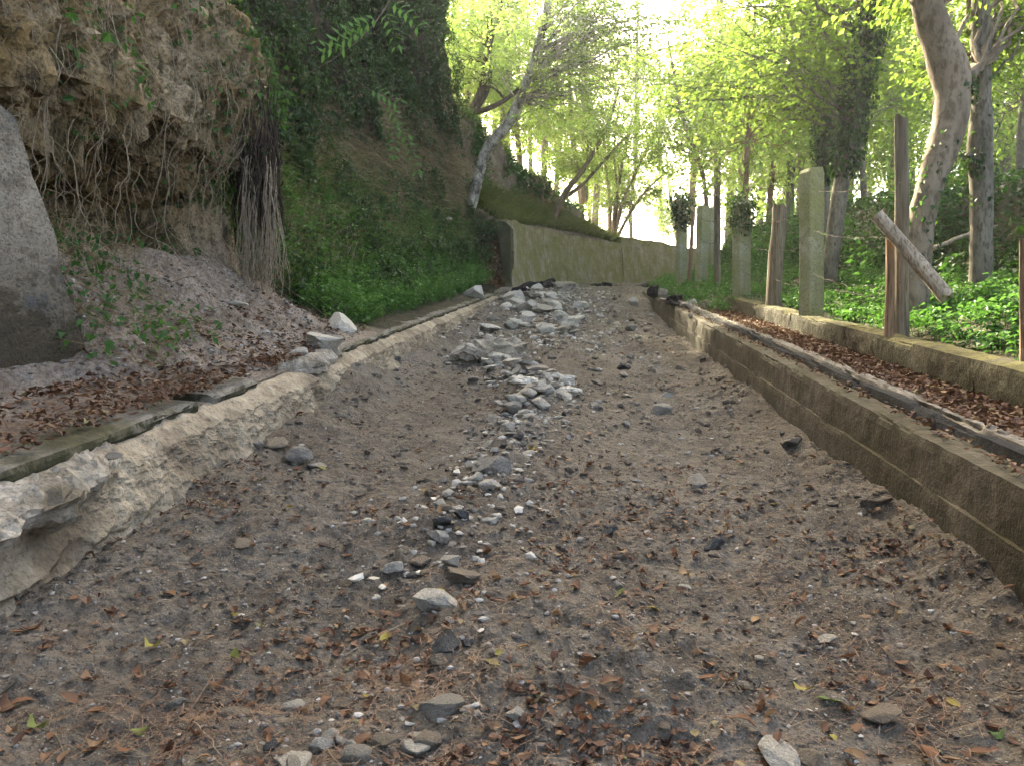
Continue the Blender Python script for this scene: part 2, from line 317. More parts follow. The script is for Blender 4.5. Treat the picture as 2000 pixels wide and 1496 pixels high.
# left hillside: cross-sections (u,h) at stations along the track
SEC = [
 (-8, [(-2.7,-.06),(-3.5,.05),(-3.8,.5),(-4.2,1.0),(-4.5,1.7),(-4.0,2.6),(-4.2,4),(-4.9,7),(-9,10),(-60,20)]),
 (4.7, [(-2.7,-.06),(-3.9,.03),(-4.6,.25),(-4.85,.9),(-5.0,1.6),(-4.5,2.4),(-4.5,3.6),(-5.0,7),(-9,10),(-60,20)]),
 (5.5, [(-2.7,-.06),(-3.55,.04),(-4.05,.25),(-4.45,.9),(-4.95,1.5),(-4.0,2.35),(-4.25,3.6),(-5.0,6.8),(-9,10),(-60,20)]),
 (6.0, [(-2.7,-.05),(-3.3,.08),(-3.75,.45),(-4.2,.95),(-5.05,1.5),(-3.85,2.35),(-4.2,3.6),(-5.1,6.6),(-9,10),(-60,20)]),
 (7.5, [(-2.7,-.03),(-3.2,.12),(-3.7,.5),(-4.2,1.0),(-5.3,1.5),(-4.05,2.4),(-4.4,3.6),(-5.2,6.5),(-9,10),(-60,20)]),
 (9.2, [(-2.7,.0),(-3.1,.18),(-3.55,.45),(-4.1,.85),(-4.9,1.5),(-3.9,2.5),(-4.45,3.9),(-5.2,7),(-9,10),(-60,20)]),
 (10.2,[(-2.7,.0),(-3.2,.08),(-3.9,.4),(-4.6,.9),(-5.0,1.7),(-4.8,2.7),(-5.3,4),(-5.8,7.5),(-9,10),(-60,20)]),
 (12, [(-2.75,.0),(-3.5,.10),(-4.3,.6),(-5.1,1.5),(-5.7,2.5),(-6.1,3.6),(-6.3,5.5),(-6.6,9),(-9.5,11),(-60,22)]),
 (17, [(-2.75,.0),(-3.4,.15),(-4.3,.9),(-5.1,1.9),(-5.6,2.9),(-5.9,4),(-6.1,6),(-6.3,10.5),(-9.5,12.5),(-60,24)]),
 (22, [(-2.8,.0),(-3.4,.25),(-4.3,1.1),(-5,2.1),(-5.4,3.2),(-5.6,4.4),(-5.7,7),(-5.8,12),(-9.5,14),(-60,25)]),
 (26.5,[(-2.9,.05),(-3.3,.4),(-4,1.3),(-4.5,2.4),(-4.8,3.6),(-4.9,5),(-5.0,7.2),(-5.0,11),(-7.5,13),(-60,24)]),
 (28.6,[(-2.95,.1),(-3.1,2.42),(-3.4,2.6),(-4.2,3),(-4.6,4),(-4.8,5),(-4.9,6.5),(-5.1,8.),(-8,9.5),(-60,20)]),
 (30, [(-2.25,-.2),(-2.4,2.38),(-2.8,2.55),(-3.6,3),(-4.2,4.2),(-4.5,5.4),(-4.7,6.4),(-5.2,6.9),(-9,8),(-60,14)]),
 (33, [(-1.1,-.2),(-1.25,2.34),(-1.7,2.55),(-2.2,2.9),(-2.6,3.9),(-2.9,5.0),(-3.2,5.6),(-4,5.9),(-8,6.5),(-60,10)]),
 (37, [(1.5,-.2),(1.35,2.3),(1.0,2.42),(.6,2.6),(.2,3.1),(-.1,3.5),(-.6,3.8),(-2,4),(-6,4.5),(-60,6)]),
 (40, [(4.45,-.2),(4.3,2.3),(4,2.35),(3.5,2.4),(3,2.5),(2.5,2.5),(2,2.5),(0,2.5),(-4,3),(-60,4)]),
 (46, [(11.5,-.2),(11.4,2.2),(11,2.3),(10,2.3),(9,2.3),(8,2.4),(7,2.4),(4,2.4),(0,2.6),(-60,3)]),
 (90, [(70,-.2),(69,2),(68,2),(66,2),(64,2),(62,2),(60,2),(50,2),(40,2),(-60,2)])]
ST = np.array([a for a, _ in SEC]); SU = np.array([[p[0] for p in r] for _, r in SEC]); SH = np.array([[p[1] for p in r] for _, r in SEC])
def bank(t, b):
    i = np.clip(np.searchsorted(ST, t, 'right')-1, 0, len(ST)-2); x = (t-ST[i])/(ST[i+1]-ST[i]); x = np.clip(x, 0, 1); x = .5*x+.5*x*x*(3-2*x)
    j = np.clip(np.floor(b).astype(int), 0, 8); y = b-j; ys = .4*y+.6*y*y*(3-2*y)
    f = lambda A: (A[i, j]*(1-y)+A[i, j+1]*y)*(1-x)+(A[i+1, j]*(1-y)+A[i+1, j+1]*y)*x
    return f(SU), f(SH)
Tb = np.concatenate([np.linspace(-8, 2.5, 40)[:-1], np.linspace(2.5, 12, 280)[:-1], np.linspace(12, 41, 230)[:-1], np.linspace(41, 90, 30)])
Bb = np.concatenate([np.linspace(0, 7.2, 220)[:-1], np.linspace(7.2, 9, 24)])
TB, BB = np.meshgrid(Tb, Bb, indexing='ij'); Ub, Hb = bank(TB, BB)
PB = P3(Ub, TB, Hb); NBk = gnorm(PB); NBk = NBk*np.sign((NBk*np.array([1., -.2, .3])).sum(-1, keepdims=True)+1e-9)
rockm = (1-sm(TB, 9.3, 10.8))
wob = fbm(PB*.7, 3)
d = (.32*fbm(PB*.75+4, 4)+.20*(1-2*np.abs(vn(PB*1.7+9)))+.09*fbm(PB*5+1, 4, .6)+.03*fbm(PB*18, 3, .6))
rk = rockm*sm(BB, 2.9, 3.6); d2 = .10*fbm(PB*.9+4, 3)+.045*fbm(PB*5, 3)+.015*fbm(PB*19, 2)
far_w = sm(TB, 27.8, 28.8)
d2 = d2*(1-.5*far_w)+.22*far_w*fbm(PB*.6, 3)*sm(BB, 3, 4)
damp = sm(BB, 0.0, 1.5)
low = 1-.75*(sm(TB, 27.5, 28.5)*(1-sm(BB, 2, 2.6)))
PB = PB+NBk*((d*rk+d2*(1-rk))*damp*low)[..., None]
NBk = gnorm(PB); NBk = NBk*np.sign((NBk*np.array([1., -.2, .3])).sum(-1, keepdims=True)+1e-9)
soil = rockm*(1-sm(BB+.35*wob, 2.7, 3.3)); soil = np.maximum(soil, far_w*sm(wob, -.6, .1)*.9*(BB < 6.8)); soil = np.maximum(soil, (1-sm(BB, .2, .7)))
veg = sm(TB+.8*wob, 9.8, 10.8)*(1-far_w*.95); veg = veg*(1-.85*(sm(TB, 13.5, 16)*sm(BB+.6*wob, 2.9, 3.6)*(1-sm(BB+.8*wob, 4.6, 5.4))))
straw = sm(TB, 15.5, 18.5)*sm(BB+.6*wob, 2.9, 3.7)*(1-sm(BB+.8*wob, 4.6, 5.4))*(1-sm(TB, 29, 32))
strawc = np.clip(straw*.9, 0, 1)
colr = st(soil, veg, strawc, np.ones_like(soil))
hill = mk("hillside", PB.reshape(-1, 3), gridF(*TB.shape), M['hill'], smooth=False, col=colr)
tag(hill, "steep rocky bank of earth and roots rising beside the track", kind="structure")
def on_hill(mask, n, r=rng):              # random spots on the bank, weighted by area and mask
    a = np.linalg.norm(np.cross(np.gradient(PB, axis=0), np.gradient(PB, axis=1)), axis=-1)
    wgt = np.clip(a*mask, 0, None).ravel(); c = np.cumsum(wgt); k = np.searchsorted(c, r.random(n)*c[-1])
    i, j = np.unravel_index(np.clip(k, 0, wgt.size-1), TB.shape); i2 = np.clip(i+1, 0, TB.shape[0]-1); j2 = np.clip(j+1, 0, TB.shape[1]-1)
    x, y = r.random((2, n, 1)); p = PB[i, j]*(1-x)*(1-y)+PB[i2, j]*x*(1-y)+PB[i, j2]*(1-x)*y+PB[i2, j2]*x*y
    return p, NBk[i, j], TB[i, j], BB[i, j]
# right: verge behind the wall and woodland floor
T = np.concatenate([np.linspace(-8, 2, 20)[:-1], np.linspace(2, 30, 300)[:-1], np.linspace(30, 46, 40)])
U, TT = np.meshgrid(np.linspace(1.9, 3.0, 40), T, indexing='xy')
def verge(u, t):
    h = -.02+.02*fbm(st(u*3, t*3, 0*u), 3)+.30*sm(t, 13.5, 16)*sm(u, 2.2, 3.0)-.05*sm(u, 2.0, 1.9)
    return P3(u+shift(t), t, h)
o, _ = sheet("right_verge", U, TT, verge, M['bench']); tag(o, "leaf covered strip between the wall and the mossy kerb", kind="structure")
UF = np.concatenate([np.linspace(2.86, 8, 80)[:-1], np.linspace(8, 80, 40)])
U, TT = np.meshgrid(UF, np.concatenate([np.linspace(-8, 3, 20)[:-1], np.linspace(3, 32, 190)[:-1], np.linspace(32, 90, 50)]), indexing='xy')
def floor_h(u, t):
    h = np.interp(u, [2.86, 3.1, 3.7, 4.8, 5.3, 5.9, 8, 20, 80], [.20, .24, .36, .78, 1.5, 2.0, 2.15, 2.0, 1.0])
    p = st(u, t, 0*u); return h+(.10*fbm(p*.8, 3)+.04*fbm(p*3, 3))*sm(u, 2.9, 3.6)
woodfloor, PF = sheet("woodland_floor", U, TT, lambda u, t: P3(u+shift(t), t, floor_h(u, t)), M['floor']); UFg, TFg = U, TT
tag(woodfloor, "green woodland floor rising to an ivy bank behind the fence", kind="structure")
NF = gnorm(PF); NF = NF*np.sign(NF[..., 2:3])
# broad ground to the horizon, below everything
g = np.linspace(-1, 1, 41); g = np.sign(g)*np.abs(g)**2*900
X, Y = np.meshgrid(g, g, indexing='xy'); Z = np.where(Y > 0, np.clip(zb(np.clip(Y, -40, 60))-2.2, None, 1.5), zb(np.clip(Y, -40, 0))-1.0)
o = mk("ground", st(X, Y, Z-.6).reshape(-1, 3), gridF(41, 41), M['floor'], smooth=True); tag(o, "wooded ground stretching away beyond the track", kind="structure")

# ------------------------------------------------------------------ walls and kerbs
def loft(name, prof, T, m, parent=None, taper=None, rough=.006, chip=.012, seed=0, shiftf=None, sub=.03, capends=True):
    # profile (u,h) polyline swept along t, resampled finely and roughened
    pr = [np.array(prof[0], float)]
    for a, b in zip(prof[:-1], prof[1:]):
        a = np.array(a, float); b = np.array(b, float); k = max(1, int(np.linalg.norm(b-a)/sub))
        pr += [a+(b-a)*i/k for i in range(1, k+1)]
    pr = np.array(pr); U = np.repeat(pr[None, :, 0], len(T), 0); H = np.repeat(pr[None, :, 1], len(T), 0); TT = np.repeat(np.asarray(T)[:, None], len(pr), 1)
    q = st(U*1.0, TT, H)+seed*7.7
    c = np.array(prof).mean(0); tg = np.gradient(pr, axis=0); nn = nrm(np.stack([-tg[:, 1], tg[:, 0]], 1)); nn = nn*np.sign((nn*(pr-c)).sum(1, keepdims=True)+1e-9); dirv = np.repeat(nn[None], len(T), 0)
    edge = np.zeros(len(pr))
    for k in range(1, len(prof)-1): edge = np.maximum(edge, np.exp(-(np.linalg.norm(pr-np.array(prof[k]), axis=1)/.03)**2))
    bite = np.clip(fbm(st(TT*2.6+seed*9, 0*TT, H*3), 4, .6)-.05, 0, 2)
    dd = rough*(.7*fbm(q*2.2, 3)+.5*fbm(q*9, 3)+.25*fbm(q*28, 2))-chip*edge[None]*(.35+.4*vn(q*9)+2.2*bite)
    U = U+dirv[..., 0]*dd; H = H+dirv[..., 1]*dd; TT = TT+rough*.6*vn(q*9+5)
    if taper is not None:
        U = U+.014*(1-2*np.abs(vn(st(TT*9+seed, H*9, 0*TT))))*(U > pr[:, 0].min()+.06); H = H+.011*(1-2*np.abs(vn(st(TT*11+3, U*11, 0*TT))))
        e = sm(TT, T[0], T[0]+taper)*(1-sm(TT, T[-1]-taper, T[-1])); e = e*np.clip(.75+.6*fbm(st(TT*2.2+seed, 0*TT, 0*TT), 3), .15, 1.5); u0 = pr[:, 0].min(); U = u0+(U-u0)*e
    P = P3(U+(shiftf(TT) if shiftf else 0), TT, H); n, k = U.shape
    F = [gridF(n, k)]; V = P.reshape(-1, 3)
    if capends:
        for e, o in ((0, 1), (n-1, -1)):
            cidx = len(V); V = np.vstack([V, P[e].mean(0)[None]]); ring = e*k+np.arange(k); nx = np.roll(ring, -1)
            f = np.stack([ring, nx, np.full(k, cidx)], 1); F.append(f if o > 0 else f[:, ::-1])
    return mk(name, V, F, m, parent, smooth=False)
def box_prof(u0, u1, h0, h1): return [(u0, h0), (u0, h1), (u1, h1), (u1, h0)]
wallr = empty("track_wall", "stained grey concrete wall along the far edge of the track", "wall", loc=P3(1.95, 3., -.6).tolist())
def under(p, o):
    o.parent = p; o.matrix_parent_inverse = p.matrix_basis.inverted() if False else o.matrix_parent_inverse
    o.location = -Vector(p.location); return o
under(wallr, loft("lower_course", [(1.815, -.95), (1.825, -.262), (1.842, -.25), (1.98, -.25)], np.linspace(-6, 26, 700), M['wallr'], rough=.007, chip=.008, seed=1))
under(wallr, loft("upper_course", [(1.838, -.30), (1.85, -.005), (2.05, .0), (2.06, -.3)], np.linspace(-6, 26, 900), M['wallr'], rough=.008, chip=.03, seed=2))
o = loft("asphalt_edge", [(2.02, -.1), (2.03, .062), (2.10, .070), (2.14, -.1)], np.linspace(-6, 19, 700), M['asphalt'], rough=.012, chip=.02, seed=3); under(wallr, o)
o = loft("edge_strip", [(2.085, .0), (2.09, .082), (2.20, .085), (2.24, -.05)], np.linspace(-6, 19.5, 700), M['strip'], rough=.010, chip=.03, seed=4); under(wallr, o)
# mossy fence kerb in lengths with joints
joints = [-6, 1.2, 5.35, 8.0, 10.1, 12.2, 14.6]
lab = ["behind the leafy strip nearest the viewer", "beside the broken leaning log", "in front of the big bent tree", "under the tall concrete post", "beside the short split post", "where it ends among the plants", ]
for k in range(6):
    a, b2 = joints[k]+.006, joints[k+1]-.006
    o = loft("fence_kerb", [(2.70, -.08), (2.71, .27), (2.92, .285), (2.94, -.0)], np.linspace(a, b2, max(8, int((b2-a)/.04))), M['curb'], rough=.014, chip=.018, seed=10+k)
    tag(o, "mossy concrete kerb length "+lab[k], "kerb", "mossy kerb lengths under the fence")
# left: cut face, kerb slabs, broken ledge
T = np.concatenate([np.linspace(-6, 1.6, 30)[:-1], 1.6*np.exp(np.linspace(0, math.log(25/1.6), 560))]); S = np.linspace(0, 1, 60)
Sg, TT = np.meshgrid(S, T, indexing='xy')
def face(s_, t):
    q = st(s_*.6, t, 0*t); dd = np.interp(t, [0, 6, 10, 15, 21, 25], [.62, .62, .58, .46, .24, .12])
    u = np.interp(s_, [0, .08, .12, .25, .8, 1], [-2.95, -2.70, -2.62, -2.52, -2.45, -2.36])+.035*fbm(q*1.3, 3)*sm(s_, .05, .3)
    lump = 1-2*np.abs(vn(st(s_*4, t*5.5, 0*t))); u = u+.013*lump*sm(s_, .1, .3)*sm(vn(q*1.7+4), -.3, .3)+.012*fbm(st(s_*14, t*16, 0*t), 3, .6)*sm(s_, .06, .15)
    u = u+.05*sm(fbm(st(s_*2, t*1.6, 0*t+7), 3), .1, .5)*sm(s_, .5, .8); h = -.055-dd*np.clip(s_-.08, 0, 1)+.012*fbm(q*8+4, 2)
    return P3(u, t, h)
o, _ = sheet("cut_earth_face", Sg, TT, face, M['face'], smooth=False); tag(o, "pale compacted earth face cut below the kerb slabs", kind="structure")
for k, (a, b2, l) in enumerate([(-6, 5.25, "long mossy edged slab nearest the viewer, covered in dry leaves"), (5.5, 6.2, "short broken end lying past the long mossy edged slab"),
                                (8.2, 14.9, "slab running below the green nettle bed"), (14.92, 25.2, "slab running up to the heap of broken asphalt")]):
    o = loft("kerb_slab", [(-2.66, -.10), (-2.63, -.06), (-2.645, -.0), (-2.95, .012), (-2.96, -.10)], np.linspace(a, b2, int((b2-a)/.03)), M['kerb'], rough=.010, chip=.035, seed=20+k)
    tag(o, "concrete kerb "+l, "kerb slab", "kerb slabs along the cut edge")
def crag(T, prof, amp, seed, name, m):
    return loft(name, prof, T, m, rough=amp, chip=amp, seed=seed, sub=.02, taper=.5)
o = crag(1.5*np.exp(np.linspace(0, math.log(5.0/1.5), 230)), [(-2.70, -.34), (-2.54, -.27), (-2.36, -.17), (-2.40, -.10), (-2.70, -.06)], .045, 31, "broken_ledge", M['ledge'])
tag(o, "broken white concrete ledge jutting below the mossy slab edge", "concrete ledge")
o = crag(np.linspace(6.9, 8.9, 90), [(-2.72, -.2), (-2.60, -.14), (-2.56, -.05), (-2.64, .03), (-2.75, .03)], .03, 32, "broken_ledge", M['ledge'])
tag(o, "crumbled white concrete edge below the slumped soil", "concrete ledge")
def roughbox(name, m, A, B, up, th, nx=60, nz=60, amp=.02, topfn=None, seed=0, parent=None, batter=0., ny=6):
    # an upright block: front face from A to B, thickness th away from the track
    A = np.array(A, float); B = np.array(B, float); ax = B-A; L = np.linalg.norm(ax[:2]); back = np.array([-ax[1], ax[0], 0])/L*th
    pts = []; s = np.linspace(0, 1, nx); z = np.linspace(0, 1, nz); y = np.linspace(0, 1, ny)
    def tf(si): return up if topfn is None else topfn(si)
    V = []; F = []; n0 = 0
    def face_(a, b2, fn):
        nonlocal n0
        g1, g2 = np.meshgrid(a, b2, indexing='ij'); P = fn(g1, g2); V.append(P.reshape(-1, 3)); F.append(gridF(len(a), len(b2))+n0); n0 += P.shape[0]*P.shape[1]
    def pt(si, zi, yi):
        si, zi, yi = np.broadcast_arrays(si, zi, yi); h = tf(si)*zi
        p = A+si[..., None]*ax+(yi[..., None]+batter*zi[..., None]*(1-yi[..., None]))*back; p = p.copy(); p[..., 2] += h; return p
    face_(s, z, lambda a, b2: pt(a, b2, a*0)); face_(s, z, lambda a, b2: pt(a, b2, a*0+1))
    face_(s, y, lambda a, b2: pt(a, a*0+1, b2)); face_(z, y, lambda a, b2: pt(a*0, a, b2)); face_(z, y, lambda a, b2: pt(a*0+1, a, b2))
    V = np.concatenate(V); cen = V.mean(0)
    q = V*1.0+seed*3.1; V = V+nrm(V-cen)*(amp*fbm(q*1.8, 4)+amp*.5*fbm(q*9, 3))[:, None]
    return mk(name, V, np.concatenate(F), m, parent)
def topslab(s):
    return np.interp(s, [0, .3, .55, .70, .76, .80, .86, .93, 1.0], [2.45, 2.4, 2.32, 2.22, 2.12, 1.75, 1.45, .9, .3])
A = (-4.35, 3.9, zb(3.9)-.15); B = (-3.14, 5.75, zb(5.75)-.2)
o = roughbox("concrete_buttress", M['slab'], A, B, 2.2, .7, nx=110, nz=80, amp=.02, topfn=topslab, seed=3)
tag(o, "big weathered concrete slab leaning against the rooty rock face", "concrete slab")
# far retaining wall: a dark end block and the long mossy face curving away
rw = empty("retaining_wall", "tall mossy concrete retaining wall curving away behind the crest", "wall", loc=W(990, 560, 28).tolist())
wp = smooth_line([W(990, 430, 28), W(1100, 457, 33), W(1190, 474, 36.4), W(1216, 478, 37.2)], 90); wq = smooth_line([W(1213, 463, 37.1), W(1270, 472, 38.8), W(1322, 482, 40), W(1400, 492, 42), W(1500, 500, 45)], 60)
def ribbon(name, pts, m, base, th=.45, seed=0, nz=26, batter=.28):
    pts = np.asarray(pts); n = len(pts); tang = nrm(np.gradient(pts, axis=0)*np.array([1, 1, 0])); back = np.stack([-tang[:, 1], tang[:, 0], 0*tang[:, 0]], 1)
    prof = [(0., z) for z in np.linspace(0, 1, nz)]+[(y, 1.) for y in np.linspace(0, 1, 8)[1:]]+[(1., z) for z in (.6, 0.)]
    V = np.zeros((n, len(prof), 3))
    for k, (y, z) in enumerate(prof):
        p = pts.copy(); p[:, 2] = base(pts)+(pts[:, 2]-base(pts))*z; V[:, k] = p+back*(y*th-batter*(1-z)*(1-y))
    q = V+seed; V = V+back[:, None]*(.035*fbm(q*.9, 4)+.015*fbm(q*5, 3))[..., None]; V[..., 2] += .07*fbm(q*1.7+5, 3)*(np.array([z for _, z in prof]) > .95)
    k = V.shape[1]; F = [gridF(n, k)]; VV = V.reshape(-1, 3)
    for e in (0, n-1):
        c = len(VV); VV = np.vstack([VV, V[e].mean(0)[None]]); r = e*k+np.arange(k); F.append(np.stack([r, np.roll(r, -1), np.full(k, c)], 1))
    return mk(name, VV, F, m)
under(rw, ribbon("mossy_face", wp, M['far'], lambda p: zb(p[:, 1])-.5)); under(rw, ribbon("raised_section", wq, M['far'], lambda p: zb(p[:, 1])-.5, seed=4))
A = W(916, 560, 28.1); B = W(997, 562, 27.75)
def te(s): return np.interp(s, [0, .1, .86, 1], [2.42, 2.45, 2.50, 2.30])
o = roughbox("end_block", M['fard'], A-np.array([0, 0, .1]), B-np.array([0, 0, .1]), 2.5, .5, nx=40, nz=50, amp=.03, topfn=te, seed=8); under(rw, o)
# two low mossy blocks beside the kerb slabs
for (px, py, Y, wd, hh, l) in [(655, 640, 10.6, .24, .30, "small mossy concrete block at the near edge of the nettle bed"), (948, 578, 22.5, .5, .28, "low mossy concrete block at the far end of the nettle bed")]:
    c = W(px, py, Y); c[2] = zb(Y)-.05
    o = roughbox("concrete_block", M['curb'], c+np.array([-wd/2, 0, 0]), c+np.array([wd/2, .05, 0]), hh+.05, .3, nx=16, nz=16, amp=.02, seed=int(px)); tag(o, l, "concrete block", "low mossy blocks")

# ------------------------------------------------------------------ fence posts
def post(name, label, px0, px1, ptop, pbase, Y, m, kind, lean=0., thick=None, turn=0., group="old fence posts", seed=0, topcut=.0):
    b = W((px0+px1)/2, pbase, Y); h = (pbase-ptop)/1500*Y; wd = (px1-px0)/1500*Y; r = np.random.default_rng(seed+100)
    root = empty(name, label, "post", group, loc=b.tolist()); n = 40; z = np.linspace(-.25, h, n)
    if kind == 'round':
        k = 14; th = np.arange(k)/k*2*math.pi; V = []
        for i, zz in enumerate(z):
            rr = wd/2*(1.06-.14*max(zz, 0)/h); q = st(np.cos(th)*1.5, np.sin(th)*1.5, 0*th+zz*.5)+seed*5
            g = 1+.10*fbm(q*1.2, 3)+.05*vn(st(th*4, 0*th, 0*th+zz*.3)+seed)
            top = np.where(i >= n-2, topcut*np.cos(th+seed)*wd+.04*vn(st(th*3, 0*th+seed, 0*th)), 0)
            V.append(np.stack([np.cos(th)*rr*g+lean*zz+.02*vn(st(zz*1.5+seed, 0., 0.)), np.sin(th)*rr*g, zz+top], 1))
        V = np.array(V).reshape(-1, 3); i = np.arange(n-1)[:, None]*k; j = np.arange(k)[None]; j2 = (j+1) % k
        F = np.stack([i+j, i+j2, i+k+j2, i+k+j], -1).reshape(-1, 4); c = len(V); V = np.vstack([V, V[-k:].mean(0)[None]-np.array([[0, 0, .015]])])
        F2 = np.stack([(n-1)*k+np.arange(k), (n-1)*k+(np.arange(k)+1) % k, np.full(k, c)], 1)
        mk("shaft", V, [F, F2], m, root, smooth=False)
    else:
        th_ = thick or wd*.55; a = wd/2; bb = th_/2; c = .014
        ring = np.array([(-a+c, -bb), (0, -bb), (a-c, -bb), (a, -bb+c), (a, 0), (a, bb-c), (a-c, bb), (0, bb), (-a+c, bb), (-a, bb-c), (-a, 0), (-a, -bb+c)]); k = len(ring); V = []
        for zz in z:
            q = st(ring[:, 0]*3, ring[:, 1]*3, 0*ring[:, 0]+zz*1.4)+seed*4
            V.append(np.column_stack([ring*(1+.05*fbm(q, 3))[:, None]+np.array([lean*zz, 0]), np.full(k, zz)]))
        V[-1][:, :2] *= .9; V[-1][:, 2] += .01+.03*(ring[:, 0]/a)*topcut; V = np.array(V).reshape(-1, 3)
        i = np.arange(n-1)[:, None]*k; j = np.arange(k)[None]; j2 = (j+1) % k
        F = np.stack([i+j, i+j2, i+k+j2, i+k+j], -1).reshape(-1, 4); cc = len(V); V = np.vstack([V, V[-k:].mean(0)[None]+np.array([[0, 0, .02]])])
        F2 = np.stack([(n-1)*k+np.arange(k), (n-1)*k+(np.arange(k)+1) % k, np.full(k, cc)], 1)
        ca, sa = math.cos(turn), math.sin(turn); V[:, :2] = np.stack([V[:, 0]*ca-V[:, 1]*sa, V[:, 0]*sa+V[:, 1]*ca], 1)
        mk("shaft", V, [F, F2], m, root)
    return root, b, h, wd
def ivy_on(root, pts, spread, n, size, seed=0, m='ivy', nm="ivy"):
    r = np.random.default_rng(seed+5); pts = np.asarray(pts, float); k = r.integers(0, len(pts), n)
    d = rdir(n, r); d[:, 2] *= .6; rad = np.broadcast_to(spread, len(pts))[k]
    C = pts[k]+d*(rad*(.65+.5*r.random(n)))[:, None]+r.normal(size=(n, 3))*np.array([.01, .01, .05])
    D = d*.4+np.array([0, 0, -.8])+.5*rdir(n, r); N = d+.5*rdir(n, r)
    V, F = leafmesh(C, D, N, size*(.6+.8*r.random(n)), size*.9*(.6+.8*r.random(n)))
    o = mk(nm, V, F, M[m], None, attr=np.repeat(np.clip(r.random(n)**1.3, 0, 1), 4)); under(root, o); return o
RP = []
def addpost(*a, **k):
    p = post(*a, **k); RP.append(p); return p
addpost("concrete_post", "tall pale green stained concrete post, the widest of the fence", 1566, 1604, 332, 622, 9.7, M['pconc'], 'box', thick=.2, turn=.42, seed=1, topcut=.6)
addpost("wooden_post", "short split wooden post between two concrete posts", 1498, 1527, 408, 604, 11.8, M['wood'], 'round', lean=.05, seed=2, topcut=.25)
pc = addpost("concrete_post", "concrete post with an ivy clump on top, beside the short split post", 1434, 1463, 392, 584, 14.2, M['pconc'], 'box', thick=.2, turn=.45, seed=3)
addpost("wooden_post", "thin dark wooden post between the two concrete posts", 1394, 1407, 384, 562, 16.6, M['wood'], 'round', seed=4, topcut=.3)
addpost("concrete_post", "bare concrete post leaning slightly past the thin wooden post", 1359, 1380, 404, 558, 18.6, M['pconc'], 'box', thick=.2, turn=.45, lean=.04, seed=5)
addpost("concrete_post", "stub of a concrete post showing behind the leaning one", 1385, 1398, 408, 500, 22.5, M['pconc'], 'box', thick=.14, turn=.3, seed=6)
pf = addpost("concrete_post", "far concrete post crowned with a ball of ivy", 1322, 1340, 392, 550, 21, M['pconc'], 'box', thick=.2, turn=.45, seed=7)
addpost("wooden_post", "crooked thin stake beside the ivy crowned far post", 1343, 1350, 415, 545, 20.4, M['woodr'], 'round', lean=.05, seed=8)
addpost("wooden_post", "tall straight wooden post in front of the big bent tree", 1746, 1772, 233, 662, 7.15, M['wood'], 'round', seed=9, topcut=.1)
addpost("wooden_post", "shorter pale split post beside the tall wooden post", 1727, 1744, 468, 662, 6.95, M['woodr'], 'round', seed=10, topcut=.3)
addpost("wooden_post", "reddish wooden post at the edge of the picture beside the kerb", 1990, 2012, 470, 716, 5.25, M['woodr'], 'round', seed=11)
ivy_on(pc[0], [pc[1]+np.array([0, 0, z]) for z in np.linspace(1.2, pc[2]+.05, 12)], np.linspace(.14, .30, 12), 650, .075, 1)
ivy_on(pf[0], [pf[1]+np.array([0, 0, z]) for z in np.linspace(1.5, pf[2]+.1, 12)], np.linspace(.15, .36, 12), 650, .09, 2)
# leaning broken log
lp = smooth_line([W(1712, 420, 6.85), W(1775, 492, 6.75), W(1848, 580, 6.55)], 24); lr = np.linspace(.058, .066, 24)
lg = empty("broken_log", "broken grey log leaning across the tall wooden post", "log", loc=lp[12].tolist())
V, F = tube(lp, lr*(1+.06*fbm(lp*6, 2)), 14); V[-1] -= (lp[-1]-lp[-2])*2.2; ring = V[-2-14:-2]; V[-2-14:-2] += nrm(lp[-1]-lp[-2])*(.07*np.random.default_rng(3).random((14, 1))-.02)
under(lg, mk("log_body", V, F, M['log']))
# barbed wire strung on the posts
wp_posts = [RP[6], RP[4], RP[3], RP[2], RP[1], RP[0], RP[8]]
for lvl, l in enumerate(["top", "middle", "lowest"]):
    a = Acc()
    for p, q in zip(wp_posts[:-1], wp_posts[1:]):
        z0 = [.85, .58, .30][lvl]; A = p[1]+np.array([-.05, -.13, p[2]*z0]); B = q[1]+np.array([-.05, -.13, q[2]*min(z0, 1.5/q[2]*z0*1.1)])
        s = np.linspace(0, 1, 26); L = A+(B-A)*s[:, None]; L[:, 2] -= .05*4*s*(1-s)*(1+.5*lvl); L += .012*np.random.default_rng(lvl).normal(size=L.shape)
        V, F = tube(L, .0026, 4); a.add(V, F)
        for k in range(2, 25, 3):
            for dv in rdir(2): V, F = tube([L[k]-dv*.014, L[k]+dv*.014], .002, 3); a.add(V, F)
    o = a.build("barbed_wire", M['wire']); tag(o, l+" rusty strand of barbed wire slung between the fence posts", "wire", "barbed wire strands")

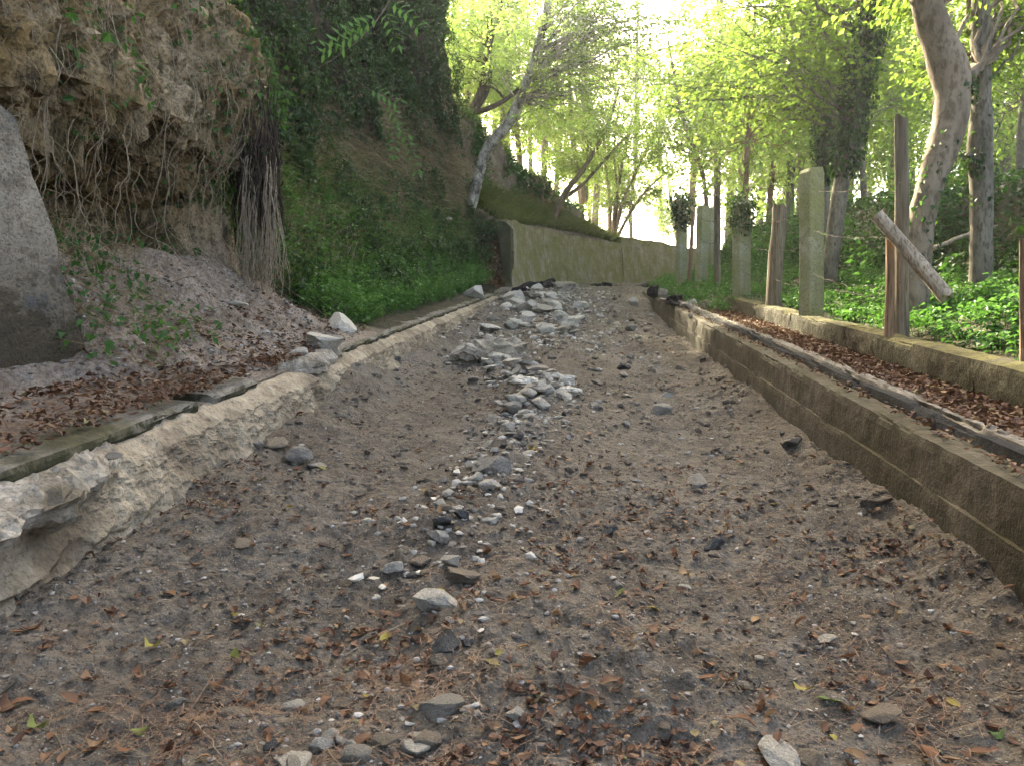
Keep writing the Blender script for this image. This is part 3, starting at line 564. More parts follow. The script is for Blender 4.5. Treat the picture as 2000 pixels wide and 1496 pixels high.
# ------------------------------------------------------------------ trees
def tree(name, label, trunks, bark, crowns, leafm, seed, leaf=.13, group=None, nside=9, ivy=None, sides=0, stems="trunk"):
    """trunks: list of polylines [(x,y,z,r)...]; crowns: (centre, radii, clusters, leaves per cluster, cluster radius)"""
    r = np.random.default_rng(seed); base = np.array(trunks[0][0][:3]); root = empty(name, label, "tree", group, loc=base.tolist())
    fine = []
    for tr in trunks:
        L = smooth_line(tr, 46); P = L[:, :3]; R = np.clip(L[:, 3], .008, None); kn = 1+.10*fbm(P*2.2+seed, 3)+.05*vn(P*9)
        V, F = tube(P, R*kn, nside); V[:-2] += .07*R.max()*fbm(V[:-2]*7, 2)[:, None]*nrm(rdir(1, r)); under(root, mk(stems, V, F, M[bark], smooth=True)); fine.append(L)
    allp = np.concatenate([f[int(len(f)*.42):] for f in fine]); br = Acc(); C_, D_, N_, L_, A_ = [], [], [], [], []
    for (cc, rad, nc, nl, cr) in crowns:
        cc = np.asarray(cc, float); rad = np.asarray(rad, float)
        cen = cc+rdir(nc, r)*(r.random((nc, 1))**.45)*rad
        for c in cen:
            below = allp[allp[:, 2] < c[2]+.2] if (allp[:, 2] < c[2]+.2).any() else allp
            dd = np.linalg.norm(below[:, :3]-c, axis=1)+.8*np.abs((c[2]-below[:, 2])-np.linalg.norm(below[:, :2]-c[:2], axis=1)*.7); p0 = below[np.argmin(dd)]
            mid = (p0[:3]+c)/2+np.array([0, 0, .12])*np.linalg.norm(c-p0[:3])+r.normal(size=3)*.12*np.linalg.norm(c-p0[:3])*.5
            ln = np.linalg.norm(c-p0[:3]); L = smooth_line([p0[:3], mid, c], 9); L[1:-1] += r.normal(size=(7, 3))*.022*ln
            r0 = min(p0[3]*.5, .006+.0075*ln); V, F = tube(L, np.linspace(r0, .006, 9), 5, False); br.add(V, F)
            ax = nrm(c-p0[:3]); hz = nrm(ax*np.array([1, 1, .35])); nt_ = 5
            for k in range(nt_):
                b0 = L[r.integers(4, 9)]; dv = nrm(hz*.6+rdir(1, r)[0]*np.array([1, 1, .45])); ln2 = cr*(.6+.8*r.random()); e = b0+dv*ln2-np.array([0, 0, .12*ln2])
                V, F = tube(smooth_line([b0, (b0+e)/2+np.array([0, 0, .06*ln2]), e], 4), np.linspace(.006, .003, 4), 3, False); br.add(V, F)
                n = max(3, nl//nt_); s_ = r.random(n)**.7; pc_ = b0+(e-b0)*s_[:, None]*1.08+r.normal(size=(n, 3))*cr*np.array([.2, .2, .10])
                C_.append(pc_); D_.append(nrm(dv+.9*rdir(n, r)*np.array([1, 1, .5])+np.array([0, 0, -.25]))); N_.append(np.array([0, 0, 1.])+.75*rdir(n, r)); L_.append(leaf*(.55+.75*r.random(n)))
                A_.append(np.clip(.5*r.random()+.5*r.random(n), 0, 1))
    if C_:
        C_, D_, N_, L_, A_ = map(np.concatenate, (C_, D_, N_, L_, A_)); V, F = leafmesh(C_, D_, N_, L_, L_*.62)
        under(root, br.build("branches", M[bark], None)); under(root, mk("crown", V, F, M[leafm], attr=np.repeat(A_, 4)))
    if ivy:
        lo, hi, n, sp, sz = ivy; P = np.concatenate([f[int(len(f)*lo):int(len(f)*hi)] for f in fine]); ivy_on(root, P[:, :3], P[:, 3]*1.1+sp, n, sz, seed)
    return root
def pl(pts, Y, dY=0):                     # trunk line from photo positions: (px,py,radius px)
    k = len(pts); return [tuple(W(p[0], p[1], Y+dY*i/(k-1)))+(p[2]/1500*Y,) for i, p in enumerate(pts)]
tree("birch_like_tree", "mottled white and dark trunk bending out over the retaining wall end",
     [pl([(905, 462, 13), (918, 415, 11.5), (934, 350, 11), (952, 290, 10.5), (990, 245, 10), (1022, 180, 9), (1045, 110, 8), (1066, 30, 7), (1078, -80, 7), (1082, -240, 3)], 28.4, -3)], 'birch',
     [(W(1080, 60, 26), (3.2, 2.5, 2.6), 34, 120, .8), (W(1160, 190, 26), (2.4, 2, 1.6), 20, 110, .7), (W(1240, 50, 24), (2.6, 2, 1.5), 34, 110, .7), (W(1080, -200, 26), (4, 3, 2.5), 20, 110, .9)], 'leaf', 11)
tree("multi_stem_tree", "cluster of leaning stems rooted on the crest of the bank",
     [pl([(918, 225, 9), (935, 190, 8), (950, 120, 6), (958, 30, 5), (965, -80, 3)], 31), pl([(922, 222, 7), (950, 180, 6), (958, 90, 4), (985, -10, 3)], 31.3), pl([(925, 222, 6), (965, 208, 5), (1010, 178, 4), (1050, 130, 2)], 30.7)], 'barkd',
     [(W(940, 40, 31), (2.6, 2.5, 2.4), 30, 120, .8), (W(910, 130, 32), (1.6, 2, 1.3), 12, 120, .7), (W(960, -160, 31), (3, 3, 2), 12, 120, .9)], 'leaf', 12)
tree("forked_sapling", "thin forked tree slanting up from the grassy wall top",
     [pl([(1078, 452, 6), (1086, 420, 6), (1100, 385, 6), (1140, 330, 4.5), (1185, 250, 3.5), (1210, 170, 2)], 33), pl([(1098, 390, 4), (1130, 368, 3.5), (1175, 320, 3), (1230, 260, 2)], 33.2)], 'bark',
     [(W(1150, 250, 33), (2.3, 2, 2.2), 34, 120, .75), (W(1120, 330, 34), (1.3, 1.5, 1.), 12, 110, .6)], 'leaf', 13)
tree("hazel_clump", "fan of thin hazel stems growing behind the wall step",
     [pl([(1196, 468, 4), (1203, 400, 4), (1215, 320, 3), (1235, 230, 2)], 41), pl([(1200, 468, 4), (1215, 400, 3.5), (1245, 330, 3), (1285, 250, 2)], 41), pl([(1193, 468, 3), (1190, 390, 3), (1180, 300, 2.5), (1178, 220, 1.5)], 41.3), pl([(1204, 468, 3), (1232, 415, 3), (1270, 365, 2), (1310, 330, 1.5)], 40.6), pl([(1198, 468, 3), (1205, 380, 3), (1200, 290, 2), (1210, 200, 1.5)], 41.6)], 'bark',
     [(W(1215, 310, 41), (2.4, 2, 3.0), 60, 120, .8), (W(1255, 380, 41), (1.3, 1.5, .9), 10, 100, .6), (W(1190, 420, 42), (1.4, 1, 1.), 12, 110, .6)], 'leaf', 14, stems="stem")
# sunlit trees further back, left of the gap
BGL = [(905, 300, 36, -30, 2.6, 3.4, "beyond the crest of the bank, lowest and yellowest"), (1010, 330, 40, 60, 3.2, 3.6, "behind the bent mottled trunk"), (1060, 250, 46, -60, 3.6, 4.5, "tall, behind the forked sapling"),
       (1130, 420, 47, 130, 3.0, 3.2, "low behind the hazel clump"), (960, 260, 52, -250, 4.5, 5.5, "highest, behind the leaning stems"), (1160, 330, 56, 10, 3.8, 4.5, "beside the white gap in the canopy")]
for k, (px, pb, Y, pt_, rx, rz, l) in enumerate(BGL):
    ptop = pt_-80; tree("sunlit_tree", "sunlit yellow green tree "+l, [pl([(px, pb+140, 7), (px+6, pb, 6), (px+14*(-1)**k, (pb+ptop)/2, 5), (px+20*(-1)**k, ptop, 2)], Y)], 'barkg',
         [(W(px+8, (pb+pt_)/2, Y), (rx, 2.4, rz), 52, 110, 1.05)], 'leaf', 30+k, leaf=.19, group="sunlit trees beyond the bank")
# right: the ivy clad pair, the big bent tree, the straight trunk
tree("ivy_tree", "leaning trunk wrapped in dark ivy behind the widest concrete post",
     [pl([(1610, 622, 17), (1616, 560, 16), (1628, 470, 15), (1640, 380, 15), (1655, 290, 15), (1672, 190, 16), (1695, 80, 16), (1722, -40, 15), (1760, -260, 9)], 12.4)], 'barkg',
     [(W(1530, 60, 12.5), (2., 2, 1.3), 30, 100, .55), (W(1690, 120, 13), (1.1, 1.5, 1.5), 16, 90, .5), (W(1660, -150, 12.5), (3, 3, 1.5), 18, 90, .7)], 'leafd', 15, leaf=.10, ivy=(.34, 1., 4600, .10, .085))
tree("ivy_tree", "second ivy covered trunk rising straight behind the leaning ivy trunk",
     [pl([(1612, 560, 11), (1610, 400, 11), (1606, 250, 12), (1598, 120, 12), (1585, 0, 11), (1570, -220, 7)], 14.5)], 'barkg',
     [(W(1440, 110, 14.5), (2.0, 2, 1.5), 34, 100, .6), (W(1520, -130, 14), (3, 3, 1.5), 16, 90, .7)], 'leafd', 16, leaf=.11, ivy=(.28, 1., 3000, .07, .09))
big = tree("bent_tree", "big smooth trunked tree with an S bend behind the tall wooden post",
     [pl([(1778, 676, 28), (1784, 600, 25), (1792, 500, 25), (1806, 400, 26), (1830, 320, 29), (1853, 250, 31), (1861, 185, 33), (1848, 120, 32), (1822, 50, 29), (1800, -30, 27), (1775, -150, 24), (1740, -320, 14)], 7.9),
      pl([(1858, 190, 22), (1880, 165, 17), (1898, 145, 12), (1915, 130, 9)], 7.9)], 'bark',
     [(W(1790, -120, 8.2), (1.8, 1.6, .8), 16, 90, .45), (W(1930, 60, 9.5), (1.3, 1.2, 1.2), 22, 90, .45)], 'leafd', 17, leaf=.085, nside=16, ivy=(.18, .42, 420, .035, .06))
tree("straight_tree", "straight grey trunk with a knot standing apart near the picture edge",
     [pl([(1916, 672, 25), (1916, 600, 23), (1916, 520, 22), (1917, 430, 22), (1916, 330, 23), (1914, 300, 23), (1917, 220, 18), (1916, 100, 17), (1914, -40, 16), (1912, -260, 10)], 8.2),
      pl([(1912, 335, 14), (1898, 312, 10), (1890, 305, 7), (1886, 302, 5)], 8.15)], 'barkg',
     [(W(1950, 80, 9), (1.3, 1.2, 1.2), 12, 80, .5), (W(1930, -160, 8.6), (2, 2, 1), 14, 90, .5)], 'leafd', 18, leaf=.085, nside=14, ivy=(.30, .62, 260, .03, .055))
BGR = [(1455, 420, 22, 60, 6, 'barko', 2.6, 2.0, "orange lit trunk rising behind the ivy topped post"), (1500, 400, 26, 120, 6, 'barko', 2.6, 2.2, "slanting orange lit trunk past the ivy topped post"),
       (1385, 420, 30, 140, 5, 'bark', 2.2, 2.2, "slim pale trunk leaning over the thin wooden post"), (1560, 380, 30, 40, 6, 'bark', 3.4, 2.8, "tree half hidden by the widest concrete post"),
       (1690, 380, 24, 80, 6, 'barkg', 3., 2.6, "tree showing between the ivy trunk and the tall post"), (1350, 380, 48, 120, 7, 'bark', 2.6, 2.6, "thin crowned tree beside the white gap"),
       (1740, 350, 34, -40, 8, 'barkg', 4.4, 3.8, "broad tree beyond the ivy bank, behind the tall wooden post"), (1900, 320, 26, 0, 8, 'barkg', 3.6, 3.4, "tree beyond the bank behind the straight grey trunk"),
       (1450, 330, 40, -80, 7, 'bark', 4., 4., "high airy tree over the fence posts"), (1990, 300, 18, 40, 8, 'barkg', 2.2, 2., "leafy tree at the picture edge above the bank"), (1620, 300, 44, -140, 8, 'barkg', 5., 5., "tall far tree behind the ivy trunks")]
for k, (px, pb, Y, pt_, rp, bk, rx, rz, l) in enumerate(BGR):
    dx = [20, 70, -80, 50, -60, 50, 70, -50, -60, 40, 60][k]
    tree("woodland_tree", l, [pl([(px, pb+60, rp), (px+dx*.2, (pb*2+pt_)/3, rp*.9), (px+dx*.6, (pb+pt_)/2-40, rp*.8), (px+dx, pt_-60, rp*.4)], Y)], bk,
         [(W(px+dx*.6, (pt_+pb)/2-45, Y), (rx*1.05, 2.2, rz*1.25), 54, 90, .85)], 'leaf', 60+k, leaf=.088+.0029*Y, group="woodland trees behind the fence")
def copy_tree(src, label, group, px, py, Y, sc_=1., rot=0., ref=None):
    n_ = bpy.data.objects.new(src.name.split('.')[0], None); sc.collection.objects.link(n_); tag(n_, label, "tree", group); n_.location = W(px, py, Y); n_.rotation_euler = (0, 0, rot); n_.scale = (sc_, sc_, sc_)
    for ch in src.children:
        c = ch.copy(); sc.collection.objects.link(c); c.parent = n_; c.location = ch.location
    return n_
TR = {o.name: o for o in bpy.data.objects if o.type == 'EMPTY'}
BL = [o for n_, o in TR.items() if n_.startswith("sunlit_tree")]; BR = [o for n_, o in TR.items() if n_.startswith("woodland_tree")]
for k, (px, py, Y, s_, rot, which) in enumerate([(870, 330, 44, 1., 2., 1), (930, 330, 58, 1.25, 1., 2), (1000, 420, 60, 1.2, 3., 4), (1090, 430, 62, 1.2, 4., 3), (1150, 480, 66, 1.2, .5, 1), (840, 260, 40, 1., 5., 0), (1040, 380, 50, 1.1, 2.2, 0), (980, 300, 40, .9, 1.3, 5), (1190, 460, 58, .8, 1.3, 3), (890, 200, 46, 1.1, 1.9, 5), (1235, 430, 60, .9, 2.9, 1), (1290, 380, 75, 1.1, 4.4, 2), (1240, 250, 52, .9, .9, 0), (1140, 330, 44, .9, 5.2, 5)]):
    copy_tree(BL[which], "distant yellow green tree in the bright canopy, "+["just past the ivy cliff edge", "between the ivy cliff and the leaning stems", "behind the bent mottled trunk", "behind the forked sapling", "low behind the hazel clump", "highest against the ivy cliff", "just right of the bent mottled trunk", "above the leaning stems", "between the sapling and the hazel", "half hidden by the ivy cliff", "above the step in the retaining wall", "far off in the white gap", "hanging over the white gap", "above the forked sapling"][k], "distant trees beyond the bank", px, py+70, Y, s_, rot)
for k, (px, py, Y, s_, rot, which) in enumerate([(1420, 440, 52, 1.4, 2., 8), (1530, 430, 50, 1.3, 1., 6), (1650, 420, 46, 1.2, 3., 8), (1780, 400, 44, 1.2, 4., 10), (1880, 390, 40, 1.1, .5, 6), (1980, 380, 38, 1.2, 5., 8), (1330, 450, 70, 1.1, 2.2, 5), (1590, 410, 34, 1., 1.3, 3), (1830, 380, 30, 1., 2.4, 4), (1960, 360, 28, 1.1, 3.6, 7), (1700, 400, 60, 1.6, 3.3, 10), (1480, 430, 64, 1.5, .3, 10), (1400, 330, 34, .9, 4.3, 8), (1540, 330, 28, .9, 5.3, 6), (1450, 390, 40, 1., .7, 3), (1640, 330, 36, 1., 2.7, 8), (1760, 330, 26, .9, 1.7, 6), (1930, 330, 33, 1.1, .2, 10)]):
    copy_tree(BR[which], "distant pale green tree in the wood, "+["behind the two far concrete posts", "above the short split post", "behind the leaning ivy trunk", "behind the big bent tree", "between the bent tree and the straight trunk", "at the picture edge", "beside the white gap", "behind the widest concrete post", "just left of the straight trunk", "right of the straight trunk", "far between the ivy trunk and tall post", "far above the short split post", "high over the far posts", "high over the short split post", "above the ivy topped post", "over the leaning ivy trunk", "above the tall wooden post", "above the straight trunk"][k], "distant trees beyond the fence", px, py+130, Y, s_, rot)
# trees standing on the cliff top; only their shade and lowest leaves reach the picture
for k, (u, t, h, rx) in enumerate([(-8.5, 7, 9, 3.4), (-9, 13, 10.5, 3.8), (-8.5, 19, 11.5, 3.8), (-9, 25.5, 12.5, 3.6), (-8, 1, 9, 3.2), (-11.5, 31, 8.5, 3.4)]):
    b = P3(u, t, h); tp = b+np.array([.6, 0, 6.5])
    tree("cliff_top_tree", "tree on the brow of the ivy cliff shading the track", [[tuple(b-np.array([0, 0, .6]))+(.22,), tuple((b+tp)/2+np.array([.3, .2, 0]))+(.17,), tuple(tp)+(.06,)]], 'barkd',
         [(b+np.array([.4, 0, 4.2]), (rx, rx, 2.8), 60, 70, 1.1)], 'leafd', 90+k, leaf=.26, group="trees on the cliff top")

# ------------------------------------------------------------------ ivy, nettles, grass
def scatter_leaves(name, label, P, N, size, m, droop=.7, lift=.05, clump=0., seed=1, cat="ivy", vp=1.3, wr=.9):
    r = np.random.default_rng(seed); n = len(P); C = P+N*(lift*r.random((n, 1))+clump*np.clip(.5+fbm(P*1.5+50, 3), 0, 1.3)[:, None]); D = np.array([0, 0, -droop])+.8*rdir(n, r)+.3*N; NN = N+np.array([0, 0, .5])+.8*rdir(n, r)
    V, F = leafmesh(C, D, NN, size*(.35+1.25*r.random(n)**1.6), size*wr*(.4+1.0*r.random(n)**1.4))
    cl = .5+.5*fbm(P*1.1, 3); a = np.clip(.45*r.random(n)**vp+.55*cl*r.random(n), 0, 1)
    o = mk(name, V, F, M[m], attr=np.repeat(a, 4)); tag(o, label, cat, kind="stuff"); return o
cl = fbm(PB*.8+30, 3)
mask = sm(TB, 10.3, 11.3)*(1-sm(TB, 27.6, 28.6))*sm(BB+.5*cl+1.3*(1-sm(TB, 14, 18)), 4.5, 5.4)*(1-sm(BB, 7.1, 7.4)); p, n, _, _ = on_hill(mask*(.6+.5*cl), 66000)
scatter_leaves("cliff_ivy", "dark curtain of ivy hanging over the upper bank", p, n, .10, 'ivy', lift=.16, clump=.42, seed=2)
mask = sm(TB, 10.0, 10.8)*(1-sm(TB, 27.5, 28.5))*sm(BB, 1.0, 1.8)*(1-sm(BB-.9*(1-sm(TB, 14, 18)), 3.6, 4.4))*(.25+.9*sm(cl, -.15, .25)); p, n, _, _ = on_hill(mask, 40000)
scatter_leaves("bramble_cover", "dark brambles and ivy over the lower bank", p, n, .085, 'ivy', lift=.16, clump=.30, seed=3, cat="brambles")
mask = sm(TB, 28.5, 30)*(1-sm(TB, 37, 38))*(sm(cl, .0, .3)*sm(BB, 2.2, 3)*(1-sm(BB, 7, 7.5))); p, n, _, _ = on_hill(mask*sm(cl, .1, .4), 4500)
scatter_leaves("bank_scrub", "scrubby leaves on the far earth bank above the wall", p, n, .12, 'nettle', lift=.25, seed=4, cat="scrub")
mask = rockm*sm(TB, 4.5, 5.2)*sm(BB, 2.9, 3.4)*(1-sm(BB, 7, 7.3))*sm(cl, .08, .35); p, n, _, _ = on_hill(mask, 1500)
scatter_leaves("rock_ivy", "scattered ivy sprigs on the rooty rock face", p, n, .075, 'nettle', lift=.12, seed=5)
mask = sm(TB, 9.0, 9.8)*(1-sm(TB, 10.6, 11.8))*sm(BB, 4.6, 5.2)*(1-sm(BB, 6.9, 7.3)); p, n, _, _ = on_hill(mask, 3800)
scatter_leaves("rock_corner_shrub", "green leafy creeper hanging round the corner of the rock", p, n, .085, 'nettle', lift=.35, seed=6, cat="creeper")
mask = sm(TB, 5.5, 5.7)*(1-sm(TB, 6.6, 7.2))*sm(BB, .9, 1.4)*(1-sm(BB, 3.6, 4.2)); p, n, _, _ = on_hill(mask, 700)
scatter_leaves("buttress_creeper", "ivy sprigs trailing down beside the concrete slab", p, n, .07, 'nettle', lift=.22, seed=16, cat="creeper")
mask = sm(TB, 8.4, 9.0)*(1-sm(TB, 9.9, 10.5))*sm(BB, 3.6, 4.4)*(1-sm(BB, 6.5, 7.)); p, n, _, _ = on_hill(mask, 900)
scatter_leaves("curtain_ivy", "ivy leaves straggling over the root curtain", p, n, .075, 'ivy', lift=.4, seed=17)
# nettle bed on the bench: leaves on upright stems
def bed(name, label, P, hgt, size, m, seed, per=9, cat="plants"):
    r = np.random.default_rng(seed); n = len(P); H = hgt*(.45+.75*r.random(n)); k = np.repeat(np.arange(n), per); s_ = .25+.78*r.random(n*per)**.7
    lean = r.normal(size=(n, 2))*.10; C = P[k]+np.column_stack([lean[k]*s_[:, None]*H[k][:, None]*2, H[k]*s_]); th = r.random(n*per)*6.283
    D = np.column_stack([np.cos(th), np.sin(th), -.25+.5*r.normal(size=n*per)*.4]); C = C+D*.02; NN = np.array([0, 0, 1.])+.35*rdir(n*per, r)
    L = size*(.35+.5*r.random(n)**1.5)[k]*(.8+.9*r.random(n*per)); V, F = leafmesh(C, D, NN, L, L*.72); a = np.clip(.25+.5*s_*r.random(n*per)+.25*r.random(n)[k], 0, 1)
    SB = P; ST_ = P+np.column_stack([lean*H[:, None]*2, H]); off = np.array([.004, 0, 0]); V2 = np.stack([SB-off, SB+off, ST_], 1).reshape(-1, 3)
    A = Acc(); A.add(V, F); A.a[-1] = np.repeat(a, 4); A.add(V2, np.arange(len(V2)).reshape(-1, 3), .1); o = A.build(name, M[m]); tag(o, label, cat, kind="stuff"); return o
mask = sm(TB, 9.9, 11.0)*(1-sm(TB, 24, 26.5))*sm(BB, .35, .7)*(1-sm(BB+.3*cl, 1.7, 2.3)); p, n, _, _ = on_hill(mask, 4600)
bed("nettle_bed", "bright green nettle bed between the kerb slabs and the bank", p, .42, .085, 'nettle', 7, 9, "nettles")
mask = sm(TB, 10.2, 11.)*(1-sm(TB, 26, 27))*sm(BB, 1.6, 2.2)*(1-sm(BB+.3*cl, 3.0, 3.6)); p, n, _, _ = on_hill(mask, 900)
bed("tall_herbs", "taller pale green herbs standing behind the nettle bed", p, .75, .12, 'nettle', 8, 9, "herbs")
def on_floor(mask, n, r=rng):
    a = np.linalg.norm(np.cross(np.gradient(PF, axis=0), np.gradient(PF, axis=1)), axis=-1); wgt = np.clip(a*mask, 0, None).ravel(); c = np.cumsum(wgt)
    k = np.clip(np.searchsorted(c, r.random(n)*c[-1]), 0, wgt.size-1); i, j = np.unravel_index(k, PF.shape[:2]); i2 = np.clip(i+1, 0, PF.shape[0]-1); j2 = np.clip(j+1, 0, PF.shape[1]-1)
    x, y = r.random((2, n, 1)); return PF[i, j]*(1-x)*(1-y)+PF[i2, j]*x*(1-y)+PF[i, j2]*(1-x)*y+PF[i2, j2]*x*y, NF[i, j]
cf = fbm(PF*.8+3, 3)
inr = sm(TFg, 3, 4.5)*(1-sm(TFg, 30, 34))
p, n = on_floor(inr*sm(UFg, 2.93, 3.05)*(1-sm(UFg, 4.9, 5.4))*(.4+.7*sm(cf, -.3, .2)), 6200)
bed("woodland_plants", "low green plants carpeting the ground behind the fence", p, .20, .075, 'nettle', 9, 8)
p, n = on_floor(inr*sm(UFg, 4.4, 5.0)*(1-sm(UFg, 7.5, 9)), 26000)
scatter_leaves("bank_ivy", "dark ivy covering the low bank behind the fence", p, n, .10, 'ivy', lift=.25, droop=.3, seed=10)
p, n = on_floor(inr*sm(UFg, 3.6, 4.2)*(1-sm(UFg, 5.4, 6.))*sm(cf, .12, .4)*sm(TFg, 8, 10), 420)
bed("tall_bushes", "fresh green bushes growing at the foot of the ivy bank", p, .95, .13, 'nettle', 11, 10, "bushes")
p = P3(rng.uniform(2.2, 3.1, 900)+0, rng.uniform(13.8, 27, 900), 0); p[:, 2] = zb(p[:, 1])+.30*sm(p[:, 1], 13.5, 16)*sm(p[:, 0]-cx(p[:, 1]), 2.2, 3.)-.02
bed("verge_plants", "leafy weeds spreading over the far end of the wall", p, .28, .08, 'nettle', 12, 9, "weeds")
# grass blades
def blades(name, label, P, N, length, m, seed, hang=0., wd=.006, cat="grass"):
    r = np.random.default_rng(seed); n = len(P); L = length*(.5+.8*r.random(n))[:, None]; up = np.array([0, 0, 1.])*(1-2*hang); d = nrm(up+.45*rdir(n, r)+.45*N); tip = nrm(d*.6+N*.3+np.array([0, 0, -.5])*1+.3*rdir(n, r))
    a = P; b = P+d*L*.55; c = b+tip*L*.5; s_ = nrm(np.cross(d, rdir(n, r)))*wd
    V = np.stack([a-s_, a+s_, b+s_*.8, b-s_*.8, c], 1).reshape(-1, 3); i = np.arange(n)[:, None]*5; F = [i+np.array([[0, 1, 2, 3]]), i+np.array([[3, 2, 4]])]
    o = mk(name, V, F, M[m], attr=np.repeat(r.random(n), 5)); tag(o, label, cat, kind="stuff"); return o
mask = straw*(1-sm(TB, 27.5, 28.5)); mask = np.maximum(mask, .16*sm(TB, 11, 13)*(1-sm(TB, 27.5, 28.5))*sm(BB, 2.3, 3)*(1-sm(BB, 5, 5.8))); p, n, _, _ = on_hill(mask, 22000); blades("dry_grass", "dry straw coloured grass hanging on the middle of the bank", p, n, .55, 'straw', 20, .72, .007)
mask = sm(TB, 10.2, 11)*(1-sm(TB, 20, 22))*sm(BB, 1.7, 2.0)*(1-sm(BB, 2.8, 3.3)); p, n, _, _ = on_hill(mask, 1800); blades("dry_stems", "thin dry stems standing behind the nettle bed", p, n*.2, .75, 'straw', 27, 0., .004, "stems")
mask = sm(TB, 28.3, 28.8)*(1-sm(TB, 38, 39))*sm(BB, 1.0, 1.3)*(1-sm(BB, 3.2, 4.0)); p, n, _, _ = on_hill(mask, 13000); blades("wall_top_grass", "grass spilling over the top of the retaining wall", p, n+np.array([.3, -.5, 0]), .55, 'grass', 21, .4, .008)
mask = sm(TB, 28.3, 29)*(1-sm(TB, 38, 40))*sm(BB, 5., 6.)*(1-sm(BB, 7.4, 8.)); p, n, _, _ = on_hill(mask, 6000); blades("crest_grass", "pale grass along the crest of the far bank", p, n, .45, 'grass', 22, .2, .009)
mask = sm(TB, 10., 10.6)*(1-sm(TB, 27, 28))*sm(BB, 1.7, 2.4)*(1-sm(BB, 4., 4.8)); p, n, _, _ = on_hill(mask, 12000); blades("bank_grass", "long limp grass among the brambles on the bank", p, n, .5, 'grass', 23, .45, .005)
mask = sm(TB, 5.5, 5.7)*(1-sm(TB, 6.8, 7.6))*sm(BB, 1.0, 1.5)*(1-sm(BB, 3.4, 4.2)); p, n, _, _ = on_hill(mask, 1500); blades("slab_side_grass", "limp grass and straw hanging beside the concrete slab", p, n, .35, 'straw', 26, .7, .003)
mask = rockm*sm(TB, 4.8, 5.5)*sm(BB, 2.6, 3.2)*(1-sm(BB, 6.5, 7.2))*(.25+sm(cl, 0, .3)); p, n, _, _ = on_hill(mask, 2600); blades("fine_roots", "fine straw and hair roots matted over the rock face", p, n, .30, 'straw', 24, .9, .0022, "roots")

# ------------------------------------------------------------------ hanging roots
r = np.random.default_rng(41)
def surf_u(t, h):                         # how far the bank stands out at height h
    b = np.linspace(0, 7, 90); U_, H_ = bank(np.full(90, t), b); k = np.argsort(np.abs(H_-h))[:6]; return U_[k].max()
def hang(t, u, h0, h1, wob=.05, r=r, k=18, drift=0., out=.12):
    hs = np.linspace(h0, h1, k); du = 0; dt = 0; L = []
    for i, hh in enumerate(hs):
        du += r.normal()*wob*.5; dt += r.normal()*wob+drift/k
        uu = max(u+du, surf_u(t+dt, hh)+out); L.append(P3(uu, t+dt, hh))
    L = np.array(L); L[1:-1] = .25*L[:-2]+.5*L[1:-1]+.25*L[2:]; L += r.normal(size=L.shape)*.016; return L
ROOTL = ["long pale root dangling in front of the concrete slab edge", "pale root running down beside the slab and onto the soil", "wavy root hanging from the rock bulge", "forked looking root crossing the dark hollow",
         "thin root trailing over the slumped soil", "crooked root hanging near the corner of the rock"]
for k in range(72):
    t = r.uniform(5.0, 9.4) if k > 8 else r.uniform(5.2, 6.2); h0 = r.uniform(1.7, 3.6) if k < 46 else r.uniform(3.0, 4.4); h1 = max(.12, h0-(r.uniform(.9, 2.6) if k < 46 else r.uniform(1.8, 3.2))); U_ = surf_u(t, h0)
    L = hang(t, U_+.06, h0, h1, .032, drift=r.uniform(-.25, .25)); L = smooth_line(L, 40); rad = r.uniform(.002, .0062 if k < 46 else .0036)
    A = Acc(); V, F = tube(L, np.linspace(rad, rad*.45, 40), 5); A.add(V, F)
    for q in range(r.integers(1, 4)):
        i = r.integers(10, 36); e = L[i]+np.array([r.normal()*.12, r.normal()*.12, -r.uniform(.1, .4)]); V, F = tube(smooth_line([L[i], (L[i]+e)/2+r.normal(size=3)*.03, e], 8), np.linspace(rad*.6, .002, 8), 4); A.add(V, F)
    o = A.build("hanging_root", M['root'], smooth=True); wh = "beside the concrete slab" if t < 6.2 else ("in front of the dark hollow" if t < 7.6 else "between the hollow and the root curtain"); tk = "thick" if rad > .0044 else "thin"; ln_ = "long" if h0-h1 > 1.6 else "short"
    tag(o, ln_+" "+tk+" pale root hanging "+wh, "root", ln_+" "+tk+" roots "+wh)
# the dark root curtain at the corner of the rock: matted humus above, straw like roots below
A = Acc(); c0 = W(492, 300, 9.15)
def rp(px, py, Y=9.1): return W(px, py, Y)
for k in range(150):
    px = r.uniform(455, 535); y0 = r.uniform(130, 330); y1 = r.uniform(360, 470); Y = 9.1+r.uniform(-.18, .3)
    L = np.array([rp(px+(r.random()-.5)*14+ (8*s_), y0+(y1-y0)*s_, Y) for s_ in np.linspace(0, 1, 7)]); L += np.cumsum(r.normal(size=L.shape)*.028, 0); V, F = tube(L, np.array([.004, .008, .012, .016, .016, .011, .004])*r.uniform(.6, 1.3), 5); A.add(V, F)
curt = empty("root_curtain", "dark matted curtain of roots hanging at the corner of the rock", "roots", loc=rp(490, 560).tolist())
under(curt, A.build("humus_mat", M['rootd'], smooth=True)); A = Acc()
for k in range(130):
    px = r.uniform(470, 542); y0 = r.uniform(300, 430); y1 = r.uniform(520, 582); Y = 9.05+r.uniform(-.2, .25); sx = (px-505)*.25+r.normal()*10
    L = np.array([rp(px+sx*s_**1.5, y0+(y1-y0)*s_, Y-.1*s_) for s_ in np.linspace(0, 1, 9)]); L[1:-1] += np.cumsum(r.normal(size=(7, 3))*.016, 0)*np.array([1, 1, .4]); V, F = tube(smooth_line(L, 16), np.linspace(.0045, .0025, 16)*r.uniform(.7, 1.4), 4); A.add(V, F)
